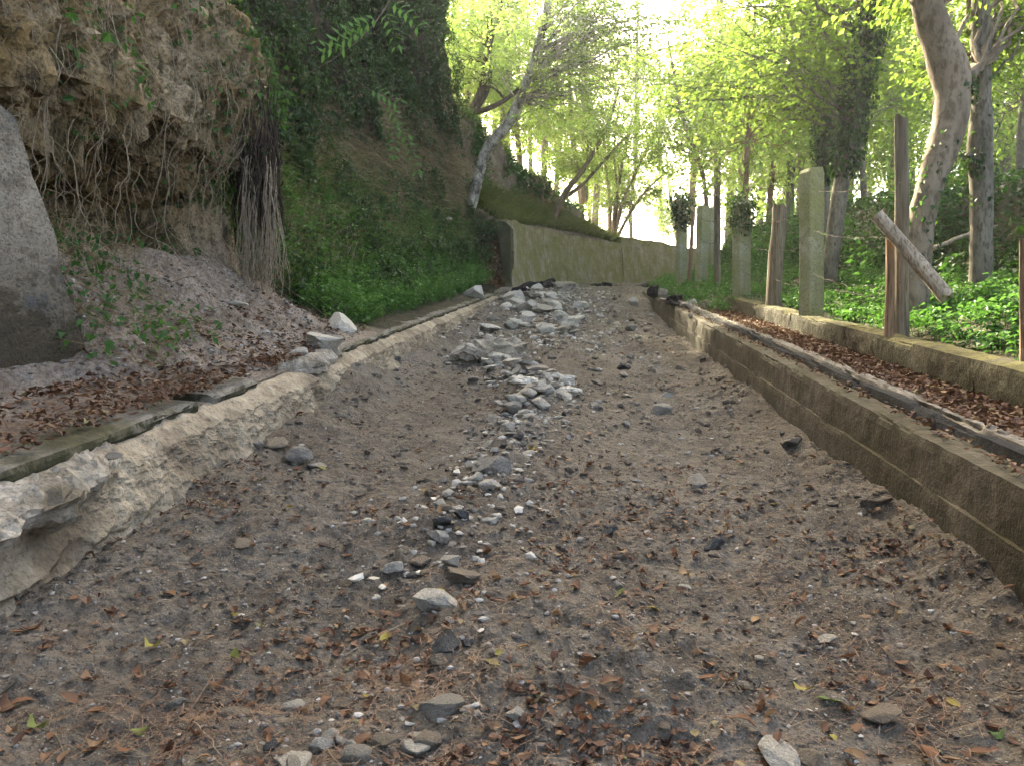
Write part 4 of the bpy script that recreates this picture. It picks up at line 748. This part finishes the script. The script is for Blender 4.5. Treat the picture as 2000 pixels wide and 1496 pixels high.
under(curt, A.build("dangling_rootlets", M['root'], smooth=True))
for (pts, rd, l) in [([(1818, 488, 9.2), (1880, 462, 9.5), (1960, 440, 9.9), (2040, 420, 10.3)], .028, "pale fallen branch leaning behind the straight grey trunk"), ([(1630, 568, 10.2), (1665, 574, 10.1), (1697, 580, 10.)], .012, "short broken stick among the plants behind the fence"), ([(1640, 620, 9.4), (1690, 612, 9.6), (1730, 610, 9.8)], .010, "thin dead stick lying behind the mossy kerb")]:
    L = smooth_line([W(*p) for p in pts], 24); L += np.random.default_rng(3).normal(size=L.shape)*.006; V, F = tube(L, np.linspace(rd, rd*.5, 24), 7); tag(mk("fallen_branch", V, F, M['log'], smooth=True), l, "branch", "fallen branches behind the fence")
# ash like twig with leaflets in front of the ivy curtain
def twig(name, label, line, leaves, Yv, seed, size=.11):
    r = np.random.default_rng(seed); L = smooth_line([W(*p, Yv) for p in line], 30); root = empty(name, label, "branch", loc=L[0].tolist()); V, F = tube(L, np.linspace(.011, .003, 30), 5); under(root, mk("stem", V, F, M['barkg'], smooth=True))
    for (f, ang, n) in leaves:
        b = L[int(f*29)]; dv = np.array([math.cos(ang), -.15, math.sin(ang)]); C, D = [], []
        for i in range(n):
            p = b+dv*.07*(i+1)*size/.11+np.array([0, 0, -.006*i*i]); sd = np.array([-dv[2], .1, dv[0]])
            for sg in (-1, 1): C.append(p); D.append(dv*.6+sd*sg)
        C.append(b+dv*.07*(n+1)*size/.11); D.append(dv)
        for c_, d_ in zip(np.array(C), np.array(D)):
            V, F = leafmesh(c_[None], d_[None], np.array([[0, -.6, .8]])+.3*rdir(1, r), size*(.8+.3*r.random(1)), size*.42, .1); under(root, mk("leaf", V, F, M['nettle'], attr=np.repeat(.75+.25*r.random(1), 4)))
twig("overhanging_twig", "bright leaved twig reaching out in front of the dark ivy", [(775, -20), (720, 60), (660, 110), (590, 150)], [(.25, -2.6, 6), (.33, 3.3, 7), (.42, -2.9, 6), (.2, -1.2, 5), (.12, -.6, 5)], 8.6, 5, .12)
twig("overhanging_twig", "drooping pale leaved twig low on the ivy curtain", [(640, 100), (700, 160), (760, 205), (790, 260)], [(.5, -.4, 5), (.7, -1.0, 6), (.85, -1.6, 6), (1., -1.2, 6)], 17.4, 6, .21)

# ------------------------------------------------------------------ stones
def rockmesh(seed, flat=.7, facets=9, sub=3):
    import bmesh
    r = np.random.default_rng(seed); bm = bmesh.new(); bmesh.ops.create_icosphere(bm, subdivisions=sub, radius=1); V = np.array([v.co[:] for v in bm.verts]); F = np.array([[v.index for v in f.verts] for f in bm.faces]); bm.free()
    n = rdir(facets+5, r); dist = r.uniform(.42, .80, facets+5)
    for a, b in zip(n, dist):
        s_ = V@a; k = s_ > b; V[k] -= np.outer(s_[k]-b, a)
    V = V*(1+.05*fbm(V*1.6+seed, 3)+.07*(.5-np.abs(vn(V*5+seed)))+.03*vn(V*11+seed))[:, None]; V *= np.array([1, r.uniform(.65, .95), flat*r.uniform(.75, 1.1)]); V /= np.abs(V[:, 0]).max(); return V, F
RK = [rockmesh(k, [.65, .5, .8][k % 3]) for k in range(14)]; RS = [rockmesh(50+k, .7, 7, 2) for k in range(10)]
_data = {}
def stone(px, py, wpx, kind, label, group=None, name="stone", flat=1., sink=.30, uv=None, rot=None, var=None, hoff=0.):
    v0 = int(rng.integers(0, 14)) if var is None else var
    if uv is None:
        Y = 3.
        for _ in range(40):               # where the ray meets the track
            u = (px-1000)/1500*Y-cx(Y); hh = road_at(u, Y) if -2.62 < u < 1.86 else 0.02
            zt = zb(Y)+hh; a = (748-py)/1500; Yn = (zt-.158*Y)/(a-.158) if abs(a-.158) > .004 else Y; Y = .5*Y+.5*min(max(Yn, 1.5), 34)
        u = (px-1000)/1500*Y-cx(Y); z = zb(Y)+hh
    else:
        u, Y = uv; z = zb(Y)+(road_at(u, Y) if -2.6 < u < 1.86 else .02)
    size = wpx/1500*Y/2*1.25; key = (v0, kind)
    if key not in _data:
        V, F = RK[v0]; o = mk(name, V, F, M[kind], smooth=False); _data[key] = o.data
    else:
        o = bpy.data.objects.new(name, _data[key]); sc.collection.objects.link(o)
    o.location = (cx(Y)+u, Y, z+size*.62*flat*(1-2*sink)*.8+hoff); o.scale = (size, size, size*flat); o.rotation_euler = (rng.uniform(-.25, .25), rng.uniform(-.25, .25), rng.uniform(0, 6.28) if rot is None else rot)
    tag(o, label, "stone", group); return o
NAMED = [ # px,py(base),width px,material,label,flatness
 (858,1178,78,'stone',"long pale stone block lying on the near end of the rubble line",.7,.5),(868,1262,52,'stoned',"dark tar spotted stone just below the long pale block",1.,.0),(866,1288,48,'stoneb',"brown stone against the dark tar spotted one",.8,.3),
 (862,1385,62,'stoneg',"flat faced grey stone standing near the bottom of the picture",.9,.6),(826,1100,42,'stoneb',"upright tan stone on the left of the rubble line",1.1,.9),(772,1115,44,'stone',"cream stone beside the upright tan one",.8,.4),
 (868,1022,52,'stoned',"dark knobbly stone at the lower end of the rubble line",.9,.2),(905,1010,36,'stoned',"small tarry lump beside the dark knobbly stone",.9,.2),(858,1050,42,'stone',"light slanted stone under the dark knobbly one",.7,.4),
 (1718,1400,66,'stoneb',"brown capped pale stone in the lower right of the track",.8,.5),(1520,1478,95,'stone',"wide flat pale stone at the bottom edge",.5,.2),(1575,1492,60,'stoneb',"rounded tan stone beside the wide flat one",.7,.4),
 (1612,1250,38,'stone',"small bright white angular chip on the right of the track",.5,.6),(1206,1148,44,'stoneg',"grey cube like stone right of the centre",.9,.4),(1362,945,46,'stoneg',"lone grey stone in the wheel track",.9,.2),
 (955,950,36,'stone',"white upright chip under the leaf topped boulder",.9,.6),(962,918,72,'stoneg',"leaf topped grey boulder in the middle of the rubble line",.9,.3),(905,1125,60,'stoneb',"low brown stone half buried above the long pale block",.5,.2),
 (576,1495,90,'stone',"crusted pale lump at the bottom edge",.7,.3),(690,1480,60,'stoneg',"grey lump beside the crusted pale one",.7,.3),(750,1450,50,'stoneb',"tan lump near the bottom edge",.7,.4),(820,1455,70,'stoneb',"broad tan lump near the bottom edge",.7,.4),
 (1008,1395,34,'stone',"small white knuckle shaped stone",.8,.6),(470,1065,38,'stoneb',"smooth brown stone below the pale face",.6,.1),(540,870,52,'stoneb',"brown slab stone leaning at the foot of the cut face",.8,.1),(578,900,56,'stoneg',"grey rounded stone at the foot of the cut face",.7,.2),
 (505,872,40,'stoneg',"flat grey stone in the pile at the foot of the cut face",.6,.2),(620,910,50,'stoneg',"half buried grey stone past the foot pile",.5,.1),(1395,1068,34,'stoned',"black tar lump with a curled leaf on it",1.,.3),(1192,1040,30,'stoned',"round black tar lump",.9,.2),
 (634,655,70,'stone',"big white stone on the slumped soil beside the nettles",.9,.4),(590,690,62,'stone',"pale crumbly stone on the crumbled edge",.6,.2),(398,555,34,'stone',"single pale stone high on the slumped soil",.7,.3),(776,712,18,'stoned',"black lump sitting at the foot of the far wall face",1.4,.1),
 (1222,722,36,'stoned',"dark bluish stone alone in the upper track",.8,.2),(1285,805,46,'stoneg',"grey stone beyond the wheel track",.8,.2),(1540,868,60,'stoneg',"flat grey piece lying near the wall",.4,.0),(1712,985,50,'stoneb',"grey brown lump beside the wall foot",.8,.2)]
for k, (px, py, wp_, kd, lb_, fl, _) in enumerate(NAMED): 
    if px == 398: stone(px, py, wp_, kd, lb_, flat=fl, var=k % 14, uv=(-3.62, 8.0), hoff=.48)
    elif px == 634: stone(px, py, wp_, kd, lb_, flat=fl, var=k % 14, uv=(-3.02, 9.5), hoff=.1)
    elif px == 590: stone(px, py, wp_, kd, lb_, flat=fl, var=k % 14, uv=(-2.78, 8.2), hoff=.06)
    else: stone(px, py, wp_, kd, lb_, flat=fl, var=k % 14)
r = np.random.default_rng(77)
# rubble line: clusters of broken concrete
def cluster(cx_, cy_, wx, wy, n, s0, s1, label, group, kinds):
    for k in range(n):
        a = r.normal(size=2)*.5; stone(cx_+wx*a[0], cy_+wy*a[1], r.uniform(s0, s1), kinds[r.integers(0, len(kinds))], label, group, flat=r.uniform(.6, 1.), var=int(r.integers(0, 14)))
PALE = ['stone', 'stone', 'stone', 'stoneg', 'stone']
def onpath(n, t0, t1, spread, s0, s1, label, group, kinds, lift=0., pw=1.):
    for k in range(n):
        t = t0+(t1-t0)*r.random()**pw; a = r.normal(); u = float(np.interp(t, RT, RU))+a*spread*(1+.05*t); sz = r.uniform(s0, s1)*(1.15-.25*abs(a)); stone(0, 0, sz*1500/t, kinds[r.integers(0, len(kinds))], label, group, uv=(u, t), flat=r.uniform(.6, 1.), sink=r.uniform(.15, .4), var=int(r.integers(0, 14)), hoff=lift*max(0, 1-abs(a))*r.random())
onpath(46, 8.8, 11.8, .22, .09, .24, "broken pale concrete lump piled at the head of the rubble line", "rubble heap at the head of the line", PALE, .12)
onpath(46, 6.6, 9.4, .14, .08, .21, "broken white stone in the thick middle of the rubble line", "stones in the middle of the rubble line", PALE, .08)
onpath(36, 4.6, 7.4, .10, .05, .13, "small pale stone strung along the lower rubble line", "stones along the lower rubble line", PALE+['stoneb', 'stoned'], .03)
onpath(12, 2.7, 4.9, .08, .025, .08, "small stone on the near end of the rubble line", "stones at the near end of the rubble line", PALE+['stoneb', 'stoned'], .02)
cluster(1050, 625, 140, 36, 30, 18, 40, "grey rubble lump scattered over the upper track", "rubble over the upper track", PALE)
cluster(1050, 590, 150, 26, 24, 18, 44, "broken grey piece near the top of the track", "rubble at the crest", PALE)
cluster(1280, 640, 170, 60, 14, 12, 24, "small grey stone on the upper right of the track", "stones on the upper right", ['stoneg', 'stone', 'stoneb'])
cluster(1180, 800, 160, 90, 10, 12, 28, "small stone right of the rubble line", "stones right of the rubble line", ['stoneg', 'stone', 'stoned'])
cluster(660, 1440, 170, 60, 14, 26, 60, "crusty pale lump half buried at the bottom of the picture", "crusty lumps at the bottom of the track", ['stone', 'stoneb', 'stoneg'])
for k in range(26):
    stone(r.uniform(250, 1900), r.uniform(900, 1490), r.uniform(14, 34), ['stoneg', 'stone', 'stoneb', 'stoneb', 'stoned'][r.integers(0, 5)], "small loose stone lying on the near part of the track", "loose stones on the near track", flat=r.uniform(.5, .9), var=int(r.integers(0, 14)))
for k in range(16):
    stone(0, 0, r.uniform(14, 34), ['stone', 'stoneg'][k % 2], "pale chip lying on the crumbled slab edge", "chips on the slab edge", uv=(r.uniform(-2.62, -2.45) if k < 9 else r.uniform(-3.0, -2.66), r.uniform(2.2, 4.2) if k < 9 else r.uniform(6.6, 9)), var=int(r.integers(0, 14)), flat=.7, hoff=.44 if k < 9 else .03)
# the big cracked concrete lump lying on the track
def slabpiece(name, label, cat, c, L, Wd, H, m, rot, tilt, seed, group=None, amp=.12):
    V, F = rockmesh(300+seed, 1., 12, 4); V = V/np.abs(V).max(0); V[:, 2] = np.sign(V[:, 2])*np.abs(V[:, 2])**.6
    V = V*(1+.12*fbm(V*2.2+seed, 3)+amp*.5*(1-2*np.abs(vn(V*np.array([L, Wd, .6])*5+seed))))[:, None]; V = V*np.array([L/2, Wd/2, H*.75])
    V += .012*fbm(V*22+seed, 2)[:, None]*nrm(V)
    o = mk(name, V, F, m); o.location = (c[0], c[1], c[2]+H*.25); o.rotation_euler = (tilt[0], tilt[1], rot); tag(o, label, cat, group); return o
def onroad(px, py, Y, h=0): u = (px-1000)/1500*Y-cx(Y); return (cx(Y)+u, Y, zb(Y)+road_at(u, Y)+h)
slabpiece("concrete_slab_piece", "large knobbly slab of broken concrete at the head of the rubble line", "concrete lump", onroad(952, 705, 10.9), 1.1, .8, .30, M['ledge'], .2, (.05, -.04), 3, amp=.6)
slabpiece("concrete_slab_piece", "low broken concrete slab among the white stones", "concrete lump", onroad(1090, 770, 8.9), .42, .34, .12, M['stone'], .7, (.1, .1), 4, amp=.25)
slabpiece("concrete_slab_piece", "pale concrete slab half buried below the white stones", "concrete lump", onroad(1035, 800, 8.2), .5, .28, .08, M['stone'], .1, (.05, .1), 5, amp=.2)
slabpiece("concrete_slab_piece", "wedge of pale concrete beside the half buried slab", "concrete lump", onroad(1110, 820, 8.0), .36, .2, .08, M['stone'], -.5, (.1, -.1), 6, amp=.2)
SL = [(1035, 556, 26, 1.1, .8, .28, 'asphalt', "black broken asphalt slab topping the heap at the crest"), (1068, 553, 26.6, .7, .6, .30, 'asphalt', "tilted asphalt slab leaning on the crest heap"), (1015, 560, 25, .7, .5, .16, 'asphalt', "dark asphalt piece at the end of the kerb slabs"),
      (1110, 558, 26, 1.1, .8, .24, 'ledge', "wide pale concrete slab on the crest"), (1050, 578, 22.5, 1.2, .7, .14, 'ledge', "long pale slab lying below the crest heap"), (1000, 585, 20, .6, .6, .2, 'ledge', "upright grey slab at the end of the kerb"), (1085, 592, 19.5, 1.0, .6, .12, 'ledge', "flat pale slab in the upper rubble"),
      (1160, 552, 29, .6, .4, .16, 'asphalt', "small dark asphalt piece along the crest line"), (1185, 551, 29.5, .45, .4, .16, 'asphalt', "second small asphalt piece along the crest line"), (1205, 550, 29.5, .4, .3, .14, 'stoneb', "reddish lump at the end of the crest line"),
      (1255, 548, 28.5, 1.4, .6, .12, 'asphalt', "long thin asphalt sheet at the top of the track, near the far posts"), (1090, 640, 14.6, .7, .4, .10, 'ledge', "flat grey slab in the rubble of the upper track"), (1060, 620, 16, .8, .5, .12, 'ledge', "pale flat slab above the grey one in the upper rubble")]
for k, (px, py, Y, L, Wd, H, m, lb_) in enumerate(SL):
    slabpiece("broken_slab", lb_, "slab", onroad(px, py, Y, -.01), L, Wd, H, M[m], r.uniform(-.5, .5), (r.uniform(-.15, .1), r.uniform(-.2, .2)), 40+k, "broken slabs at the top of the track")
SR = [(1275, 572, 20.5, .42, .34, .22, 'asphalt', "black wedge of asphalt at the top end of the wall"), (1295, 572, 20, .35, .3, .2, 'ledge', "grey lump beside the black asphalt wedge"), (1300, 586, 17.6, .9, .22, .05, 'ledge', "thin pale slab lying along the wall top"), (1325, 588, 17.4, 1., .35, .12, 'asphalt', "dark asphalt slab stacked on the wall top"),
      (1340, 600, 15.8, .5, .3, .08, 'ledge', "pale slab piece below the stacked asphalt"), (1352, 600, 15.6, .22, .22, .14, 'stone', "round pale stone on the wall top"), (1382, 604, 14.6, .34, .24, .13, 'stoneb', "tan stone at the start of the leaf strip"), (1315, 598, 16.4, .6, .3, .07, 'asphalt', "flat asphalt flake under the thin pale slab")]
for k, (px, py, Y, L, Wd, H, m, lb_) in enumerate(SR):
    u = (px-1000)/1500*Y-cx(Y); slabpiece("broken_slab", lb_, "slab", (cx(Y)+u, Y, zb(Y)+.03+.05*(k % 3 == 0)), L, Wd, H, M[m], 1.3+r.uniform(-.4, .4), (r.uniform(-.2, .2), r.uniform(-.2, .2)), 70+k, "slabs and stones on the wall top")
o = stone(0, 0, 15, 'stone', "white boulder perched on the bank below the mottled trunk", uv=(-2.9, 25), hoff=0); o.location = W(877, 428, 24.3)

# ------------------------------------------------------------------ grit, litter, needles (too many to count) and the nearest fallen leaves one by one
def imgroad(n, r, y0=600, y1=1560, pw=1., x0=-100, x1=2100):   # spots on the track, thicker where they lie nearer
    out_u, out_t = [], []
    while sum(map(len, out_u)) < n:
        k = n*3; px = r.uniform(x0, x1, k); py = y0+(y1-y0)*r.random(k)**pw; Y = 1.5/(.158-(748-py)/1500); u = (px-1000)/1500*Y-cx(Y); ok = (u > -2.45) & (u < 1.82) & (Y < 27); out_u.append(u[ok]); out_t.append(Y[ok])
    return np.concatenate(out_u)[:n], np.concatenate(out_t)[:n]
ico = None
def stuff_rocks(name, label, U, T, size, z, m='peb', seed=1):
    r = np.random.default_rng(seed); import bmesh
    bm = bmesh.new(); bmesh.ops.create_icosphere(bm, subdivisions=1, radius=1); V0 = np.array([v.co[:] for v in bm.verts]); F0 = np.array([[v.index for v in f.verts] for f in bm.faces]); bm.free()
    n = len(U); k = len(V0); Q = nrm(r.normal(size=(n, 4))); qw, qx, qy, qz = Q.T; RM = np.stack([1-2*(qy*qy+qz*qz), 2*(qx*qy-qz*qw), 2*(qx*qz+qy*qw), 2*(qx*qy+qz*qw), 1-2*(qx*qx+qz*qz), 2*(qy*qz-qx*qw), 2*(qx*qz-qy*qw), 2*(qy*qz+qx*qw), 1-2*(qx*qx+qy*qy)], 1).reshape(n, 3, 3); V = np.einsum('nij,kj->nki', RM, V0)*(1+.26*r.normal(size=(n, k, 1)).clip(-1.6, 1.6)); V = V*np.stack([.6+.7*r.random(n), .6+.7*r.random(n), .35+.5*r.random(n)], 1)[:, None]; th = r.random(n)*6.283; c, s_ = np.cos(th)[:, None], np.sin(th)[:, None]
    V = np.stack([V[..., 0]*c-V[..., 1]*s_, V[..., 0]*s_+V[..., 1]*c, V[..., 2]], -1)*size[:, None, None]+P3(U, T, z)[:, None]+np.array([0, 0, .25])*size[:, None, None]
    F = (F0[None]+np.arange(n)[:, None, None]*k).reshape(-1, 3); o = mk(name, V.reshape(-1, 3), F, M[m], attr=np.repeat(r.random(n), k)); tag(o, label, "gravel", kind="stuff"); return o
r = np.random.default_rng(5); U, T = imgroad(9500, r, pw=.85); cn = fbm(st(U*1.8, T*1.8, 0*U+6.), 3); k = r.random(len(U)) < .35+.8*sm(cn, -.15, .3); U, T = U[k], T[k]
stuff_rocks("dirt_clods", "crumbly clods of brown earth on the track", U, T, T*(.0014+.0050*r.random(len(U))**2.6), road_h(U, T)-.004*1, 'dirt', seed=23)
U, T = imgroad(6000, r, pw=.85); z = road_h(U, T); cl_ = np.exp(-((U+.45)/.6)**2)
size = T*(.0009+.0034*r.random(len(U))**3*(1+.8*cl_)); stuff_rocks("track_grit", "grit and small pebbles strewn over the dirt track", U, T, size, z, seed=2)
n = 1500; T = 3.4+8.6*r.random(n)**.7; U = np.interp(T, RT, RU)+r.normal(size=n)*.16*(1+.06*T); stuff_rocks("rubble_crumbs", "pale crumbs of broken concrete packed along the rubble line", U, T, .008+.030*r.random(n)**2.5, road_h(U, T), 'pebp', seed=21)
n = 2600; T = 12+14*r.random(n); U = np.clip(r.normal(-.6, .9, n), -2.4, 1.8); stuff_rocks("upper_rubble", "grey crumbs of rubble over the upper track", U, T, .014+.05*r.random(n)**3, road_h(U, T), 'pebp', seed=22)
t = rng.uniform(4.5, 10, 3000); U = rng.uniform(-3.7, -2.6, 3000); p, n, tt, bb = on_hill(rockm*sm(TB, 5, 6)*(1-sm(BB, 2.8, 3.2))*sm(BB, .1, .3), 2200)
stuff_rocks("slump_grit", "crumbs of soil and stone on the slumped earth", p[:, 0]-cx(p[:, 1]), p[:, 1], .006+.022*rng.random(2200)**3, p[:, 2]-zb(p[:, 1]), seed=3)
def curled(n, r, C, size, up=.02):
    # small curled leaves: strip of 3 bent quads, seen as dry leaves
    th = r.random(n)*6.283; D = np.column_stack([np.cos(th), np.sin(th), r.normal(size=n)*.25]); D = nrm(D); N = nrm(np.array([0, 0, 1.])+.38*rdir(n, r)); S = nrm(np.cross(D, N)); N = np.cross(S, D); L = size[:, None]; cu = (r.normal(size=n)*.35)[:, None]; cw = (.25+.5*r.random(n))[:, None]*np.where(r.random((n, 1)) < .7, 1, -1)
    rows = []
    for s_, wd in ((0., .05), (.33, .30), (.68, .26), (1., .02)):
        c = C+D*L*(s_-.5)+N*L*cu*(4*s_*(s_-1)+.5)*.6; rows += [c-S*L*wd+N*L*wd*cw, c-N*L*.02, c+S*L*wd+N*L*wd*cw]
    V = np.stack(rows, 1); V[..., 2] -= (V[..., 2].min(1)-C[:, 2]-0.002)[:, None]; i = np.arange(n)[:, None]*12
    F = np.concatenate([i+np.array([[a*3+b, a*3+b+1, a*3+b+4, a*3+b+3]]) for a in range(3) for b in range(2)]); return V.reshape(-1, 3), F
def litter(name, label, P, size, seed, m='litter'):
    r = np.random.default_rng(seed); V, F = curled(len(P), r, P, size); o = mk(name, V, F, M[m], attr=np.repeat(r.random(len(P)), 12)); tag(o, label, "leaf litter", kind="stuff"); return o
r = np.random.default_rng(6)
U, T = imgroad(6500, r, pw=1.5); cn = fbm(st(U*1.3, T*1.3, 0*U+2.), 3); k = r.random(len(U)) < (.10+.95*sm(cn, -.05, .4)); U, T = U[k], T[k]
litter("track_litter", "dry brown leaf litter scattered over the track", P3(U, T, road_h(U, T)+.004), .018+.032*r.random(len(U))+.0012*T, 7)
n = 6500; T = 2.2+(13.5)*r.random(n)**1.5; U = np.clip(r.normal(2.52, .14, n), 2.27, 2.70); litter("strip_litter", "thick red brown leaf litter on the strip behind the wall", P3(U, T, .01+.03*r.random(n)), .03+.04*r.random(n)+.001*T, 8)
n = 900; T = 2.4+16*r.random(n)**1.4; U = np.where(r.random(n) < .6, r.uniform(1.9, 2.03, n), r.uniform(2.1, 2.24, n)); litter("wall_top_litter", "few dry leaves lying on the top of the track wall", P3(U, T, np.where(U < 2.05, .01, .085)), .025+.03*r.random(n), 9)
n = 3000; T = 2.0+6.5*r.random(n); U = r.uniform(-3.6, -2.68, n); k = (r.random(n) < .35+.7*sm(fbm(st(U*2, T*2, 0*U), 2), -.1, .3)); T, U = T[k], U[k]; litter("bench_litter", "brown leaf litter over the slab beside the concrete buttress", P3(U, T, .03+.04*r.random(len(T))+.05*sm(-U, 3.05, 3.4)), .03+.045*r.random(len(T)), 10)
p, n, _, _ = on_hill(rockm*sm(TB, 5, 6)*(1-sm(BB, 1.2, 2.6))*sm(BB, .1, .4), 1500); litter("slump_litter", "dry leaves on the slumped earth below the roots", (p+np.array([0, 0, .012]))[:650], .03+.04*rng.random(650), 11)
p, n, _, _ = on_hill(sm(TB, 24, 25)*(1-sm(TB, 28, 28.4))*(1-sm(BB, 1.5, 2.0)), 2500); litter("ramp_litter", "red brown leaves on the earth ramp below the wall end", p+np.array([0, 0, .02]), .07+.06*rng.random(2500), 12)
def needles(name, label, P, L, seed):
    r = np.random.default_rng(seed); n = len(P); th = r.random(n)*6.283; D = np.column_stack([np.cos(th), np.sin(th), .05*r.normal(size=n)]); B = D[:, [1, 0, 2]]*np.array([-1, 1, 1]); L = L[:, None]; wd = (.0006+.00022*P[:, 1])[:, None]; bend = (r.normal(size=n)*.12)[:, None]
    a = P-D*L/2; b = P+B*L*bend+np.array([0, 0, .006]); c = P+D*L/2; V = np.stack([a-B*wd, a+B*wd, b+B*wd, b-B*wd, c+B*wd, c-B*wd], 1); V[..., 2] += .004+.010*r.random((n, 1)); i = np.arange(n)[:, None]*6
    o = mk(name, V.reshape(-1, 3), np.concatenate([i+np.array([[0, 1, 2, 3]]), i+np.array([[3, 2, 4, 5]])]), M['needle'], attr=np.repeat(r.random(n), 6)); tag(o, label, "pine needles", kind="stuff"); return o
r = np.random.default_rng(8); cu, ct = imgroad(34, r, 820, 1540, .9); k = r.integers(0, 34, 2400); sp = .05+.010*ct[k]; U = cu[k]+r.normal(size=2400)*sp*1.5; T = ct[k]+r.normal(size=2400)*sp*1.5
U2, T2 = imgroad(900, r, 760, 1540, .9); U = np.clip(np.concatenate([U, U2]), -2.4, 1.8); T = np.concatenate([T, T2]); needles("pine_needles", "fallen pine needles matted on the near track", P3(U, T, road_h(U, T)), .06+.09*r.random(len(U)), 13)
n = 2600; T = 2.2+5*r.random(n); U = r.normal(-3.0, .14, n).clip(-3.35, -2.7); needles("bench_needles", "pine needles among the leaves on the kerb slab", P3(U, T, .05+.03*r.random(n)+.04*sm(-U, 3.05, 3.4)), .06+.09*r.random(n), 14)
# twigs
r = np.random.default_rng(9); LV = []
for k in range(6):
    V, F = curled(1, np.random.default_rng(200+k), np.zeros((1, 3)), np.array([1.])); LV.append((V, F))
ld = {}
U, T = imgroad(280, r, 660, 1500, .95)
for k in range(280):
    green = r.random() < .09; v = int(r.integers(0, 6)); key = (v, green)
    if key not in ld: o = mk("fallen_leaf", LV[v][0], LV[v][1], M['oleafg' if green else 'oleaf'], smooth=True); ld[key] = o.data
    else: o = bpy.data.objects.new("fallen_leaf", ld[key]); sc.collection.objects.link(o)
    u, t = U[k:k+1], T[k:k+1]; o.location = P3(u, t, road_h(u, t)+.006)[0]; s_ = r.uniform(.035, .085)*(1+.02*T[k]); o.scale = (s_, s_*r.uniform(.6, 1.1), s_*r.uniform(.6, 1.1)); o.rotation_euler = (r.normal()*.13, r.normal()*.13, r.random()*6.28)
    du = U[k]-float(np.interp(T[k], RT, RU)); reg = "in the rubble line" if abs(du) < .22 else ("left of the rubble line" if du < 0 else ("right of the rubble line" if U[k] < 1.2 else "close to the wall")); dist = "on the near track" if T[k] < 3.4 else ("on the middle of the track" if T[k] < 6.5 else "high up the track")
    tag(o, ("green or yellow" if green else "dry brown curled")+" leaf "+dist+" "+reg, "leaf", ("green and yellow" if green else "brown")+" leaves "+dist+" "+reg)
for k in range(26):
    u, t = imgroad(1, r, 800, 1480); L = r.uniform(.12, .4); a = r.random()*6.28; p0 = P3(u, t, road_h(u, t)+.01)[0]; dv = np.array([math.cos(a), math.sin(a), 0]); pts = np.array([p0+dv*L*s_ for s_ in np.linspace(-.5, .5, 6)]); q = pts; hh = road_h(np.clip(q[:, 0]-cx(q[:, 1]), -2.5, 1.8), q[:, 1]); pts[:, 2] = zb(q[:, 1])+hh+.008; pts += r.normal(size=pts.shape)*.006
    V, F = tube(smooth_line(pts, 14), np.linspace(.004, .002, 14)*(.7+.25*t[0]**.5*.6), 5); o = mk("twig", V, F, M[['bark', 'barkd', 'root'][k % 3]], smooth=True); q_ = ["pale brown", "blackish", "bleached"][k % 3]+" twig "+("on the near track" if t[0] < 3.6 else "further up the track")+(", left of the rubble line" if u[0] < -.7 else ", right of the rubble line"); tag(o, q_, "twig", q_+"s")


# ------------------------------------------------------------------ thin scattering volume added to stand in for lens veil
hb = [(-95, -30, zb(-30)-8), (95, 100, 40)]
v = np.array([[hb[i][0], hb[j][1], hb[k][2]] for i in (0, 1) for j in (0, 1) for k in (0, 1)]); f = np.array([[0, 1, 3, 2], [4, 6, 7, 5], [0, 4, 5, 1], [2, 3, 7, 6], [0, 2, 6, 4], [1, 5, 7, 3]])
hm = bpy.data.materials.new("lens_veil"); hm.use_nodes = True; hm.node_tree.nodes.clear(); ho = hm.node_tree.nodes.new("ShaderNodeOutputMaterial"); hv = hm.node_tree.nodes.new("ShaderNodeVolumePrincipled")
hv.inputs["Density"].default_value = 0.0010; hv.inputs["Color"].default_value = (.92, .96, 1, 1); hv.inputs["Anisotropy"].default_value = .55; hm.node_tree.links.new(hv.outputs[0], ho.inputs["Volume"])
tag(mk("veil_volume", v, f, hm), "thin pale haze in the air under the trees", kind="stuff")
